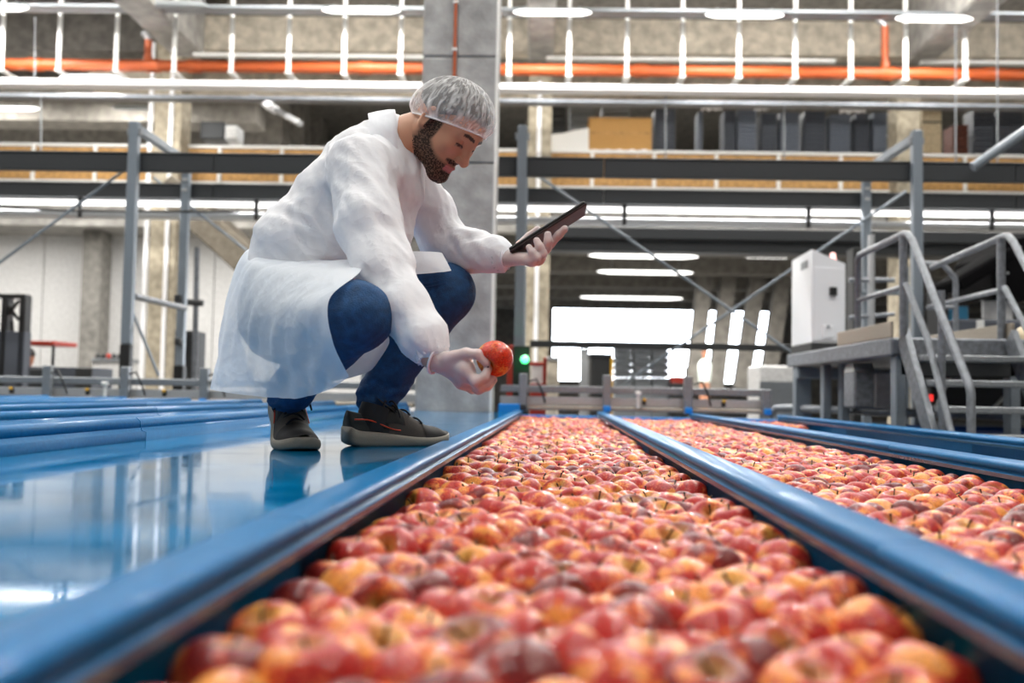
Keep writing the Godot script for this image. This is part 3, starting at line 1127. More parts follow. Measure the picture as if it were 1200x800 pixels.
	pbox(st, 621, 401, 928, 409, 9.7, 0.08, 0.006)
	one("low_rail", "low dark rail crossing in front of the bright gateway", "rail", M.dark, st)

func crates(label: String, x0: float, y0: float, x1: float, y1: float, d: float, n: int, m: Material, group := "") -> Node3D:
	var t := at_px("crate_stack", label, "crates", (x0 + x1) / 2, y1, d, group)
	var y := y1
	var h := (y1 - y0) / n
	for k in n:
		var st := new_st()
		pbox(st, x0 + 0.5, y - h + 0.5, x1 - 0.5, y - 0.4, d, 0.4, 0.008)
		pbox(st, x0, y - h + 0.4, x1, y - h + 1.4, d - 0.02, 0.44, 0.004)
		for j in 3:
			var xx := lerpf(x0 + 1, x1 - 2, j / 2.0)
			pbox(st, xx, y - h + 1, xx + 1.0, y - 0.6, d - 0.015, 0.03, 0.003)
		obj("crate", st, m, t)
		y -= h
	if y1 > 300:
		pb("pallet", M.crate_grey, t, x0, y1, x1, y1 + 2, d, 0.4)
	return t

func storage() -> void:
	var d := 18.0
	# guard with timber boards along the edge of the upper floor
	var de := 17.0
	var t := thing("edge_guard", "white edge guard with long timber boards along the upper floor", "guard rail", Vector3(0, bp(600, 217, de).y, -de), "", true)
	var xa: float = bp(-40, 190, de).x
	var xb: float = bp(1250, 190, de).x
	for b in [[178.5, 190.0], [191.0, 203.0], [204.0, 216.5]]:
		var cuts := [xa, -4.0, 1.7, 6.1, xb]
		for k in 4:
			var st := new_st()
			run_box(st, b[0], b[1], de + 0.03, 0.03, cuts[k] + 0.004, cuts[k + 1] - 0.004, 0.004)
			obj("board", st, M.timber, t)
	for y in [[174.0, 177.5], [217.0, 219.0]]:
		var st := new_st()
		run_box(st, y[0], y[1], de, 0.05, xa, xb, 0.004)
		obj("rail", st, M.white, t)
	var x := -34.0
	while x < 1250:
		var st := new_st()
		var px: float = bp(x, 190, de).x
		bx(st, Vector3(px - 0.03, bp(600, 219, de).y, -de - 0.02), Vector3(px + 0.03, bp(600, 175, de).y, -de + 0.02), 0.004)
		obj("post", st, M.white, t)
		x += 72.8
	# the long row of dark crate stacks
	var ord := ["first", "second", "third", "fourth", "fifth", "sixth", "seventh", "eighth", "ninth", "tenth", "eleventh"]
	var xs := [767, 792, 818, 824, 848, 862, 864, 887, 892, 911, 914, 937, 942, 968, 972, 997, 1002, 1019, 1023, 1040]
	for k in range(0, 20, 2):
		crates(ord[k / 2] + " dark grey crate stack from the left in the upper row", xs[k], 127 + (k % 3) * 1.5 + k * 0.25, xs[k + 1], 231 + k * 0.2, d, 20, M.crate_light if k % 4 else M.crate)
	crates("stack of dark crates with pale edges at the right end of the upper floor", 1140, 128, 1166, 238, d, 18, M.crate)
	crates("last stack of dark crates at the right picture edge on the upper floor", 1170, 128, 1200, 238, d, 18, M.crate)
	crates("stack of dark brown crates right of the timber bundle", 1116, 146, 1135, 237, d - 0.1, 14, M.brown_crate)
	crates("small stack of grey bins behind the white sack", 667, 125, 697, 234, d + 0.6, 12, M.crate_grey)
	crates("small stack of grey bins behind the big brown box", 705, 124, 738, 235, d + 0.6, 12, M.crate_grey)
	crates("black crate filled with red fruit left of the grey bins", 642, 119, 663, 232, d + 0.2, 14, M.dark)
	# brown box
	t = at_px("cardboard_box", "big plain brown cardboard box on the upper floor", "box", 727, 176, d - 0.2)
	pb("carton", M.card, t, 690, 139, 764, 180, d - 0.2, 0.5, 0.012)
	pb("tape", M.timber, t, 690.5, 154.5, 763.5, 157, d - 0.205, 0.01, 0.001)
	pb("lid_flap", M.card, t, 690, 138, 764, 140, d - 0.215, 0.53, 0.003)
	# white sack
	t = at_px("white_sack", "white sheet-covered load left of the big brown box", "sack", 664, 180, d - 0.2)
	var st := new_st()
	var poly := PackedVector2Array()
	for p in [[641, 182], [690, 182], [690, 150], [676, 152], [660, 156], [641, 158]]:
		var v := bp(p[0], p[1], d - 0.2)
		poly.append(Vector2(v.x, v.y))
	extrude(st, poly, -d - 0.3, -d + 0.2)
	obj("sheet", st, M.white, t)
	# row of pale bundles before the brown box
	for k in 5:
		st = new_st()
		var c := bp(697 + 14.5 * k, 181, d - 0.55)
		lathe(st, [Vector2(0.001, 0.09), Vector2(0.06, 0.08), Vector2(0.10, 0.03), Vector2(0.11, -0.04), Vector2(0.09, -0.10), Vector2(0.001, -0.11)], 12, Transform3D(Basis(), c))
		one("white_bundle", ["first", "second", "third", "fourth", "fifth"][k] + " white wrapped bundle from the left below the big brown box", "bundle", M.plastic_white, st)
	# timber planks standing up
	t = at_px("timber_bundle", "bundle of upright pale timber planks right of the pale right column", "timber", 1092, 184, d - 0.3)
	for k in 5:
		pb("plank", M.pale_timber, t, 1081 + 4.6 * k, 127 + (k * 7) % 3, 1085 + 4.6 * k, 184, d - 0.3 + 0.03 * (k % 2), 0.12, 0.01)
	for y in [142]:
		pb("strap", M.dark, t, 1080.5, y, 1104.5, y + 1.6, d - 0.32, 0.02, 0.002)
	# white film-wrapped post, hanging sheets
	t = at_px("wrapped_roll", "tall roll wrapped in white film at the right end of the long crate row", "roll", 1045, 182, d - 0.2)
	st = new_st()
	var b0 := bp(1045, 178, d - 0.2)
	var prof := []
	for i in 21:
		prof.append(Vector2(0.07 + 0.012 * sin(i * 2.3), 0.75 - i * 0.075))
	prof.insert(0, Vector2(0.001, 0.76))
	lathe(st, prof, 12, Transform3D(Basis(), b0))
	obj("film", st, M.plastic_white, t)
	for s in [[822, 122, 846, 131, "white film sheet hanging over the crate row, left one"], [984, 124, 1014, 134, "white film sheet hanging over the crate row, right one"], [884, 124, 900, 131, "white film sheet hanging over the middle of the crate row"]]:
		st = new_st()
		var rows := []
		for i in 5:
			var row := []
			for j in 9:
				var f := j / 8.0
				var p := bp(lerpf(s[0], s[2], f), lerpf(s[1], s[3] - 3.0 * absf(sin(f * 9.0)), i / 4.0), d - 0.06)
				row.append(p + Vector3(0, 0, 0.02 * sin(f * 14.0)))
			rows.append(row)
		skin(st, rows, false)
		one("film_sheet", s[4], "sheet", M.plastic_white, st)
	# air heater hung in the left bay
	t = at_px("air_heater", "dark boxy air heater with a pale end hung in the upper left bay", "heater", 256, 165, 17.0)
	pb("casing", M.anthracite, t, 234, 142, 263, 163, 17.0, 0.5, 0.02)
	pb("outlet", M.steel_light, t, 263, 146, 278, 164, 16.95, 0.4, 0.02)
	for k in 4:
		pb("louvre", M.white, t, 264.5, 148.5 + 3.6 * k, 276.5, 150.5 + 3.6 * k, 16.92, 0.05, 0.004)
	# pale guard and box left of the worker's head on the upper floor
	t = at_px("ceiling_duct", "grey sloping duct rail hung above the worker's back", "duct", 325, 130, 15)
	st = new_st()
	bar(st, bp(295, 113, 15.2), bp(352, 145, 14.4), 0.08, 0.1, 0.01)
	obj("rail", st, M.steel_light, t)
	st = new_st()
	bar(st, bp(312, 122, 14.9), bp(322, 128, 14.75), 0.12, 0.13, 0.01)
	obj("clamp", st, M.plastic_white, t)

func floor_things() -> void:
	# far left: lift mast, orange table, a second worker's head, a counter
	var t := at_px("lift_mast", "black lift mast standing at the left picture edge", "lift mast", 14, 445, 11)
	for r in [[0, 347, 7, 440], [21, 346, 28, 440], [-6, 344, 29, 349], [-6, 388, 28, 440]]:
		pb("rail", M.black if r[1] < 380 else M.crate, t, r[0], r[1], r[2], r[3], 11, 0.15)
	for r in [[6, 352, 22, 375], [22, 352, 6, 375], [14, 376, 14.5, 388]]:
		var st := new_st()
		bar(st, bp(r[0], r[1], 11.05), bp(r[2], r[3], 11.05), 0.03, 0.03)
		obj("lattice", st, M.black, t)
	t = at_px("work_table", "table with an orange edge and one black leg at the far left", "table", 50, 445, 11.5)
	pb("top", M.red_paint, t, 20, 399, 63, 404, 11.5, 0.6)
	pb("leg", M.black, t, 59.5, 404, 62.5, 452, 11.5, 0.03)
	pb("leg", M.black, t, 24, 404, 27, 452, 11.9, 0.03)
	var st := new_st()
	# a colleague far away: only head and shoulders show over the gantry
	t = at_px("person", "distant person in a black cap behind the gantry at the far left", "person", 31, 445, 12.2)
	var hc := bp(31.5, 419, 12.2)
	lathe(st, [Vector2(0.001, 0.125), Vector2(0.06, 0.105), Vector2(0.085, 0.06), Vector2(0.088, 0.0), Vector2(0.078, -0.06), Vector2(0.058, -0.105), Vector2(0.055, -0.15), Vector2(0.10, -0.19), Vector2(0.20, -0.24), Vector2(0.21, -0.5), Vector2(0.18, -0.8), Vector2(0.17, -1.2)], 16, Transform3D(Basis(), hc))
	obj("body", st, mat(Color(0.62, 0.40, 0.30), 0.6), t)
	st = new_st()
	lathe(st, [Vector2(0.001, 0.14), Vector2(0.07, 0.118), Vector2(0.096, 0.06), Vector2(0.098, 0.025), Vector2(0.09, 0.02)], 16, Transform3D(Basis(), hc))
	obj("cap", st, M.black, t)
	st = new_st()
	lathe(st, [Vector2(0.065, -0.135), Vector2(0.11, -0.18), Vector2(0.21, -0.235), Vector2(0.225, -0.5), Vector2(0.20, -0.8)], 16, Transform3D(Basis(), hc))
	obj("jacket", st, M.dark, t)
	t = at_px("work_counter", "pale counter against the white wall right of the grey concrete column", "counter", 128, 452, 18)
	pb("front", M.white_wall, t, 108, 424, 146, 456, 18, 0.6)
	pb("top", M.steel, t, 107, 420, 147, 424, 17.95, 0.7)
	for k in 5:
		var s2 := new_st()
		var p := bp(115 + 6.3 * k, 417, 18.2)
		lathe(s2, [Vector2(0.001, 0.05), Vector2(0.03, 0.045), Vector2(0.045, 0.0), Vector2(0.045, -0.05), Vector2(0.001, -0.052)], 10, Transform3D(Basis(), p))
		one("tool_pot", ["leftmost", "second", "third", "fourth", "rightmost"][k] + " small dark pot on the pale counter at the left", "pot", [M.dark, M.black, M.red_paint, M.dark, M.black][k], s2)
	t = at_px("dark_cabinet", "tall dark cabinet behind the left rear post", "cabinet", 212, 445, 10.6)
	pb("body", M.dark, t, 204, 387, 226, 450, 10.6, 0.4)
	pb("door", M.black, t, 205.5, 389, 220, 448, 10.58, 0.03)
	t = at_px("low_machine", "low dark machine block behind the gantry at the far left", "machine", 70, 450, 10.2)
	pb("body", M.crate, t, 32, 430, 108, 455, 10.2, 0.5)
	pb("panel", M.anthracite, t, 34, 432, 60, 453, 10.18, 0.03)
	pb("panel", M.dark, t, 88, 431, 107, 453, 10.18, 0.03)
	# around the bright gateway
	t = at_px("signal_box", "dark signal box with a green lamp on the middle frame post", "signal", 610, 440, 8.3)
	pb("case", M.black, t, 601, 405, 621, 446, 8.36, 0.1)
	pb("bezel", M.dark, t, 609, 415, 621, 427, 8.34, 0.03)
	st = new_st()
	var g := bp(615, 421, 8.32)
	lathe(st, [Vector2(0.001, 0.03), Vector2(0.02, 0.026), Vector2(0.034, 0.01), Vector2(0.036, 0.0)], 14, Transform3D(Basis(Vector3.RIGHT, PI / 2), g))
	obj("green_lamp", st, M.green_led, t)
	var ol := OmniLight3D.new()
	ol.name = "lamp_light"
	ol.light_color = Color(0.05, 0.95, 0.5)
	ol.light_energy = 0.02
	ol.light_size = 0.03
	ol.shadow_enabled = true
	t.add_child(ol, true)
	ol.position = g - ats[t] + Vector3(0, 0, 0.06)
	for r in [["red_upright", "red steel upright between the pillar and the green signal lamp", 594, 404, 603, 452, 9.2], ["red_upright", "red steel upright right of the green signal lamp", 636, 419, 640.5, 452, 10.0]]:
		t = at_px(r[0], r[1], "post", r[2], r[5], r[6])
		pb("web", M.red_paint, t, r[2] + 1, r[3], r[4] - 1, r[5], r[6] + 0.02, 0.05)
		pb("flange", M.red_paint, t, r[2], r[3], r[2] + 1.5, r[5], r[6], 0.09, 0.002)
		pb("flange", M.red_paint, t, r[4] - 1.5, r[3], r[4], r[5], r[6], 0.09, 0.002)
	t = at_px("red_hatch", "red steel frame around a white panel right of the green signal lamp", "frame", 630, 452, 10.2)
	pb("panel", M.white, t, 622, 428, 636, 449, 10.22, 0.04)
	pb("bar", M.red_paint, t, 621, 424, 637, 428, 10.2, 0.06)
	pb("bar", M.red_paint, t, 621, 449, 637, 453, 10.2, 0.06)
	t = at_px("beige_box", "beige machine housing left of the bright gateway's lower opening", "housing", 646, 452, 11.5)
	pb("body", M.concrete_warm, t, 640, 421, 655, 455, 11.5, 0.4, 0.02)
	pb("lid", M.steel_light, t, 639.5, 418, 655.5, 422, 11.48, 0.45)
	t = at_px("grey_upright", "pale grey upright standing in the lower gateway opening", "post", 685, 452, 14)
	pb("shaft", M.steel_light, t, 680, 408, 690, 456, 14, 0.15)
	pb("cap", M.steel, t, 679, 408, 691, 411, 13.98, 0.19)
	t = at_px("dark_bin", "dark brown bin with a yellow edge left of the grey crate block", "bin", 705, 452, 13)
	pb("body", M.dark, t, 692, 417, 716, 456, 13, 0.6, 0.02)
	pb("rim", M.anthracite, t, 691, 414, 718, 419, 12.98, 0.64)
	pb("edge", M.yellow, t, 715.5, 419, 718.5, 445, 12.98, 0.05)
	# block of grey crates: three stacks side by side
	for k in 3:
		crates(["left", "middle", "right"][k] + " stack of the grey crate block before the bright gateway", 721 + 21.5 * k, 403, 742 + 21.5 * k, 450, 12.0, 6, M.crate_grey)
	t = at_px("small_cart", "small dark cart with red trim right of the grey crate block", "cart", 795, 455, 11.8)
	pb("body", M.red_paint, t, 788, 441, 804, 450, 11.8, 0.3)
	pb("deck", M.dark, t, 786, 449, 806, 453, 11.78, 0.4)
	pb("handle", M.dark, t, 803, 430, 805, 449, 11.8, 0.04)
	t = at_px("person", "blurred distant person in a pale top standing against the bright gateway", "person", 826, 455, 21.0)
	var pc := bp(826, 413, 21.0)
	st = new_st()
	lathe(st, [Vector2(0.001, 0.12), Vector2(0.06, 0.10), Vector2(0.085, 0.05), Vector2(0.085, 0.0), Vector2(0.07, -0.07), Vector2(0.052, -0.11), Vector2(0.055, -0.15), Vector2(0.12, -0.19), Vector2(0.17, -0.25), Vector2(0.16, -0.5), Vector2(0.14, -0.7), Vector2(0.15, -1.2)], 16, Transform3D(Basis.from_scale(Vector3(0.75, 1, 0.9)), pc))
	obj("body", st, mat(Color(0.66, 0.46, 0.36), 0.6), t)
	st = new_st()
	lathe(st, [Vector2(0.062, -0.14), Vector2(0.13, -0.185), Vector2(0.185, -0.25), Vector2(0.18, -0.5), Vector2(0.155, -0.62)], 16, Transform3D(Basis.from_scale(Vector3(0.75, 1, 0.9)), pc))
	obj("top", st, mat(Color(0.85, 0.90, 0.88), 0.7), t)
	st = new_st()
	lathe(st, [Vector2(0.001, 0.13), Vector2(0.066, 0.108), Vector2(0.092, 0.05), Vector2(0.09, 0.03)], 16, Transform3D(Basis.from_scale(Vector3(0.75, 1, 0.9)), pc))
	obj("hair", st, mat(Color(0.25, 0.12, 0.06), 0.8), t)
	t = at_px("pale_machine", "pale machine housing left of the white cabinet's legs", "machine", 905, 470, 10.5)
	pb("body", M.white_wall, t, 890, 428, 930, 478, 10.5, 0.6, 0.02)
	pb("seam", M.steel, t, 890.5, 447, 929.5, 448.5, 10.49, 0.02, 0.002)

# ---------------------------------------------------------------- end gantry of the flumes
func gantry() -> void:
	var d := 7.62
	var t := thing("end_gantry", "low grey steel gantry with square posts across the far ends of the flumes", "gantry", Vector3(-1.5, 0.0, -d))
	var yp: float = cp(700, 480, d).y
	var pl0: float = cp(488, 470, d).x - 0.02
	var pl1: float = cp(582, 470, d).x + 0.02
	var mk := func(called: String, y0: float, y1: float, xa: float, xb: float, dz: float, th: float, m: Material) -> void:
		for run in [[xa, pl0], [pl1, xb]]:
			var st := new_st()
			bx(st, Vector3(run[0], cp(700, y1, d).y, -d - dz - th), Vector3(run[1], cp(700, y0, d).y, -d - dz), 0.006)
			obj(called, st, m, t)
	var xe: float = cp(902, 470, d).x
	var x0: float = -6.2
	mk.call("upper_beam", 452.5, 461.0, x0, xe, 0.05, 0.08, M.steel)
	mk.call("side_plate", 465.5, 476.0, x0, xe, 0.06, 0.03, M.steel_light)
	mk.call("lower_beam", 476.5, 481.5, x0, xe, 0.0, 0.12, M.tan_steel)
	var xs := []
	for x in [898, 806, 711, 613, 428, 335, 240, 147, 56]:
		xs.append(cp(x, 460, d).x)
	for k in 3:
		xs.append(xs[-1] - 0.62)
	for k in xs.size():
		var st := new_st()
		var x: float = xs[k]
		var top: float = cp(700, 439 if k != 0 else 452.5, d).y
		bx(st, Vector3(x - 0.032, yp - 0.02, -d - 0.02), Vector3(x + 0.032, top, -d + 0.04), 0.005)
		var po := obj("post", st, M.steel, t)
		st = new_st()
		bx(st, Vector3(x - 0.026, yp - 0.012, -d + 0.03), Vector3(x + 0.03, yp + 0.032, -d + 0.065), 0.006)
		obj("foot_cap", st, M.blue_cap if k != 3 else M.dark, t)
		if k > 0 and k % 2 == 1 or k > 5:
			st = new_st()
			var b := Vector3(x + 0.04, top - 0.06, -d + 0.03)
			tube(st, [b, b + Vector3(0.06, 0.02, 0.02), b + Vector3(0.10, -0.06, 0.02), b + Vector3(0.13, -0.16, 0.0)], 0.008, 6)
			obj("cable", st, M.black, t)
	for s in [14, 103, 193, 755, 848]:
		var st := new_st()
		var p := cp(s, 470 - (700 - s) * 0.0185, d - 0.02)
		box(st, Transform3D(Basis(), p), Vector3(0.03, 0.05, 0.04), 0.006)
		obj("sensor", st, M.dark, t)
		st = new_st()
		box(st, Transform3D(Basis(), p + Vector3(0, 0.018, 0.02)), Vector3(0.026, 0.02, 0.02), 0.005)
		obj("sensor_knob", st, M.yellow, t)
	for s in [123, 748]:
		var st := new_st()
		var p := cp(s, 460 - (700 - s) * 0.0185, d - 0.03)
		box(st, Transform3D(Basis(), p), Vector3(0.045, 0.03, 0.04), 0.006)
		box(st, Transform3D(Basis(), p + Vector3(0, -0.06, -0.005)), Vector3(0.022, 0.10, 0.02), 0.004)
		obj("sensor_stand", st, M.white, t)
	var st := new_st()
	bx(st, Vector3(pl1, -0.45, -7.58), Vector3(-0.28, 0.06, -7.49), 0.006)
	bx(st, Vector3(-0.28, -0.45, -7.58), Vector3(1.8, -0.02, -7.49), 0.006)
	tag(obj("end_board", st, M.blue_cap), "bright blue end board behind the walkway's far edge", "board")

# ---------------------------------------------------------------- stairs, platform and cabinet at the right
# these run along the outermost flume, so they are laid out in the flumes' own axes
func wtube(called: String, m: Material, t: Node3D, pts: Array, r: float, n := 10) -> void:
	var st := new_st()
	tube(st, pts, r, n)
	obj(called, st, m, t)

func wbox(called: String, m: Material, t: Node3D, a: Vector3, b: Vector3, ch := 0.006) -> void:
	var st := new_st()
	bx(st, a, b, ch)
	obj(called, st, m, t)

func stairs() -> void:
	var st := new_st()
	# control cabinet
	var A := Vector3(1.955, 0.575, -7.77)      # near corner
	var B := A + Vector3(0, 0, -0.66)
	var C := Vector3(cp(990.5, 404, 7.88).x, A.y, -7.88)
	var D := C + (B - A)
	var t := thing("control_cabinet", "white control cabinet with a sloping roof on the steel platform", "cabinet", A)
	var ht := 0.72
	var h2 := 0.625
	var top := [A + Vector3(0, ht, 0), C + Vector3(0, h2, 0), D + Vector3(0, h2, 0), B + Vector3(0, ht, 0)]
	st.set_smooth_group(-1)
	var base := [A, C, D, B]
	for k in 4:
		quad(st, base[k], base[(k + 1) % 4], top[(k + 1) % 4], top[k])
	quad(st, top[0], top[1], top[2], top[3])
	quad(st, base[3], base[2], base[1], base[0])
	obj("body", st, M.cabinet, t)
	var face := (C - A).normalized()
	var out := face.cross(Vector3.UP).normalized() * -1.0
	if out.z < 0:
		out = -out
	var fb := Basis(face, Vector3.UP, out)
	var W := A.distance_to(C)
	var pl := func(called: String, u: float, v: float, w: float, h: float, th: float, m: Material) -> void:
		var s := new_st()
		box(s, Transform3D(fb, A + face * u * W + Vector3(0, v, 0) + out * (th / 2)), Vector3(w, h, th), 0.004)
		obj(called, s, m, t)
	pl.call("door", 0.51, 0.30, W * 0.93, 0.57, 0.006, M.cabinet)
	pl.call("switch", 0.60, 0.40, 0.06, 0.066, 0.03, M.black)
	pl.call("hasp", 0.45, 0.085, 0.10, 0.10, 0.014, M.cabinet)
	pl.call("hasp_pin", 0.45, 0.125, 0.02, 0.02, 0.03, M.steel)
	wbox("vent", M.steel, t, Vector3(1.949, 1.17, -8.1), Vector3(1.957, 1.23, -7.9))
	st = new_st()
	lathe(st, [Vector2(0.001, 0.05), Vector2(0.022, 0.04), Vector2(0.024, 0.0), Vector2(0.03, 0.0), Vector2(0.03, -0.03)], 10, Transform3D(Basis(), cp(976, 303, 8.1)))
	obj("warning_lamp", st, M.red_led, t)
	# platform along the flume
	t = thing("steel_platform", "grey steel platform on legs carrying the white cabinet", "platform", Vector3(2.6, -0.6, -7.1))
	wbox("deck", M.galv, t, Vector3(1.93, 0.40, -8.5), Vector3(4.6, 0.505, -5.86), 0.01)
	wbox("grille", M.dark, t, Vector3(1.95, 0.507, -8.45), Vector3(2.30, 0.572, -7.76), 0.006)
	wbox("kick_plate", M.tan_steel, t, Vector3(1.935, 0.507, -7.0), Vector3(1.95, 0.60, -5.88), 0.003)
	wbox("kick_plate", M.tan_steel, t, Vector3(2.62, 0.507, -7.2), Vector3(2.64, 0.60, -5.88), 0.003)
	wbox("edge_beam", M.anthracite, t, Vector3(1.99, 0.28, -5.99), Vector3(4.6, 0.395, -5.90), 0.01)
	wbox("cross_beam", M.frame_grey, t, Vector3(1.95, 0.30, -8.3), Vector3(2.9, 0.395, -8.2), 0.01)
	for q in [[1.96, -8.36], [2.02, -7.72], [2.12, -7.6], [1.97, -5.95], [2.62, -5.95], [3.6, -5.95]]:
		wbox("leg", M.frame_grey, t, Vector3(q[0], -0.6, q[1] - 0.05), Vector3(q[0] + (0.13 if q[1] < -8 else 0.06), 0.398, q[1] + 0.05), 0.006)
	t = thing("hooded_box", "grey hooded box hanging below the platform right of the white cabinet", "box", cp(1012, 478, 6.75))
	var q0 := cp(1001, 478, 6.75)
	var q1 := cp(1025, 436, 6.75)
	wbox("body", M.galv, t, Vector3(q0.x, q0.y, -7.0), Vector3(q1.x, q1.y, -6.75), 0.012)
	st = new_st()
	st.set_smooth_group(-1)
	var hq := [Vector3(q0.x, q1.y, -6.75), Vector3(q1.x, q1.y, -6.75), cp(1022, 425, 6.87), cp(999, 425, 6.87)]
	var bk := Vector3(0, 0, -0.13)
	quad(st, hq[0], hq[1], hq[2], hq[3])
	quad(st, hq[1], hq[1] + bk * 1.9, hq[2] + bk, hq[2])
	quad(st, hq[0] + bk * 1.9, hq[0], hq[3], hq[3] + bk)
	quad(st, hq[3], hq[2], hq[2] + bk, hq[3] + bk)
	obj("hood", st, M.steel_light, t)
	t = at_px("leaning_sheet", "white panel leaning under the platform right of the hooded box", "panel", 1035, 478, 7.6)
	pb("sheet", M.white_wall, t, 1026, 437, 1047, 480, 7.6, 0.03)
	pb("edge_strip", M.steel, t, 1046, 437, 1048, 480, 7.58, 0.05, 0.003)
	st = new_st()
	tube(st, [Vector3(1.81, -0.02, -8.60), Vector3(1.86, 0.05, -8.58), Vector3(1.95, 0.055, -8.52), Vector3(2.4, 0.052, -7.3), Vector3(3.2, 0.045, -7.05), Vector3(5.0, 0.03, -6.9)], 0.032, 12)
	tag(obj("low_pipe", st, M.galv), "long low grey pipe behind the outermost blue divider", "pipe")
	st = new_st()
	bx(st, Vector3(2.15, -0.6, -6.75), Vector3(4.0, -0.02, -6.35), 0.02)
	tag(obj("blue_tank", st, mat(Color(0.0, 0.20, 0.46), 0.4)), "deep blue tank side behind the stair legs", "tank")
	# stair flight with its two handrails
	var xa := 1.965
	var xb := 2.60
	t = thing("stair_rail", "left galvanised stair handrail with two posts beside the white cabinet", "handrail", Vector3(xa, 0, -5.6))
	wtube("handrail", M.galv, t, [Vector3(xa, 0.5, -6.62), Vector3(xa, 1.06, -6.62), Vector3(xa, 1.085, -6.58), Vector3(xa, 1.09, -5.74), Vector3(xa, 1.075, -5.68), Vector3(xa, 1.04, -5.62), Vector3(xa + 0.01, 0.22, -4.88), Vector3(xa + 0.01, 0.18, -4.86), Vector3(xa + 0.01, -0.3, -4.86)], 0.021)
	wtube("post", M.galv, t, [Vector3(xa, 0.505, -5.76), Vector3(xa, 1.08, -5.76)], 0.024)
	wtube("mid_rail", M.galv, t, [Vector3(xa, 0.79, -6.62), Vector3(xa, 0.79, -5.76)], 0.016)
	wtube("mid_rail", M.galv, t, [Vector3(xa, 0.80, -5.72), Vector3(xa + 0.005, 0.47, -5.40), Vector3(xa + 0.01, -0.2, -4.98)], 0.018)
	wtube("post", M.galv, t, [Vector3(xa + 0.04, 0.72, -5.30), Vector3(xa + 0.04, -0.3, -5.30)], 0.019)
	t = thing("stair_rail", "right galvanised stair handrail rising to the right picture edge", "handrail", Vector3(xb, 0, -5.6))
	wtube("handrail", M.galv, t, [Vector3(xb, 1.07, -7.05), Vector3(xb, 1.11, -5.92), Vector3(xb, 1.10, -5.86), Vector3(xb, 1.06, -5.80), Vector3(xb + 0.01, 0.22, -5.02), Vector3(xb + 0.01, -0.3, -5.0)], 0.021)
	wtube("post", M.galv, t, [Vector3(xb, 0.505, -5.96), Vector3(xb, 1.10, -5.96)], 0.024)
	wtube("mid_rail", M.galv, t, [Vector3(xb, 0.80, -7.05), Vector3(xb, 0.80, -5.96)], 0.016)
	wtube("mid_rail", M.galv, t, [Vector3(xb, 0.81, -5.92), Vector3(xb + 0.01, 0.1, -5.2)], 0.018)
	t = thing("stair_flight", "short steel stair flight between the two galvanised handrails", "stairs", Vector3((xa + xb) / 2, -0.3, -5.4))
	for x in [xa + 0.02, xb - 0.01]:
		st = new_st()
		box(st, Transform3D(Basis(Vector3.RIGHT, -0.66), Vector3(x, 0.05, -5.46)), Vector3(0.035, 1.18, 0.13), 0.004)
		obj("stringer", st, M.galv, t)
	for k in 4:
		wbox("tread", M.steel, t, Vector3(xa + 0.045, 0.36 - 0.14 * k, -5.78 + 0.15 * k), Vector3(xb - 0.035, 0.395 - 0.14 * k, -5.58 + 0.15 * k), 0.005)
	# inner guard rails of the platform
	t = thing("guard_rail", "bent pipe guard rail on the platform between the two stair handrails", "guard rail", Vector3(2.75, 0.505, -6.9))
	var g := []
	for p in [[1083, 309], [1102, 309], [1107, 312], [1119, 325], [1120, 332], [1120, 404]]:
		g.append(cp(p[0], p[1], 7.3))
	wtube("handrail", M.galv, t, g, 0.02)
	wtube("mid_rail", M.galv, t, [cp(1086, 360, 7.3), cp(1119, 360, 7.3)], 0.015)
	t = thing("guard_rail", "pipe guard rail on the platform behind the white cabinet", "guard rail", Vector3(2.3, 0.505, -8.3))
	wtube("handrail", M.galv, t, [cp(995, 328, 8.3), cp(1048, 328, 8.3)], 0.02)
	wtube("mid_rail", M.galv, t, [cp(995, 372, 8.3), cp(1048, 368, 8.3)], 0.017)
	wtube("post", M.steel_light, t, [cp(1021, 275, 8.3), cp(1021, 412, 8.3)], 0.03)
	ptube_top("brace_rod", "short bright brace rod under the right part of the platform", "rod", M.steel_light, [[1090, 492, 6.2], [1121, 424, 6.2]], 0.012)
	ptube_top("brace_rod", "short pale rod sticking out below the lowest stair tread", "rod", M.steel_light, [[1162, 480, 6.4], [1176, 465, 6.4]], 0.012)
	# dark conveyor hopper and belt at the right edge
	t = at_px("dark_hopper", "black sloping conveyor hopper at the right picture edge", "hopper", 1180, 352, 8.2)
	st = new_st()
	var poly := PackedVector2Array()
	for p in [[1163, 350], [1160, 300], [1178, 283], [1206, 277], [1206, 352]]:
		var v := bp(p[0], p[1], 8.2)
		poly.append(Vector2(v.x, v.y))
	extrude(st, poly, -8.9, -8.2)
	obj("shell", st, M.matt_black, t, true)
	pb("bolt", M.steel_light, t, 1194, 288, 1197, 292, 8.18, 0.02)
	pb("bolt", M.steel_light, t, 1180, 318, 1183, 321, 8.18, 0.02)
	st = new_st()
	bar(st, bp(1108, 338, 8.0), bp(1172, 300, 8.0), 0.10, 0.5, 0.02)
	one("conveyor_belt", "dark inclined belt leading up to the black hopper", "belt", M.matt_black, st)
	t = at_px("machine_block", "dark machine block behind the platform below the blue screens", "machine", 1150, 395, 8.0)
	pb("body", M.crate, t, 1120, 374, 1206, 394, 8.0, 0.5, 0.02)
	pb("label_plate", M.white, t, 1145, 375, 1154, 386, 7.98, 0.02)
	pb("body", M.dark, t, 1102, 338, 1112, 398, 8.1, 0.3, 0.01)
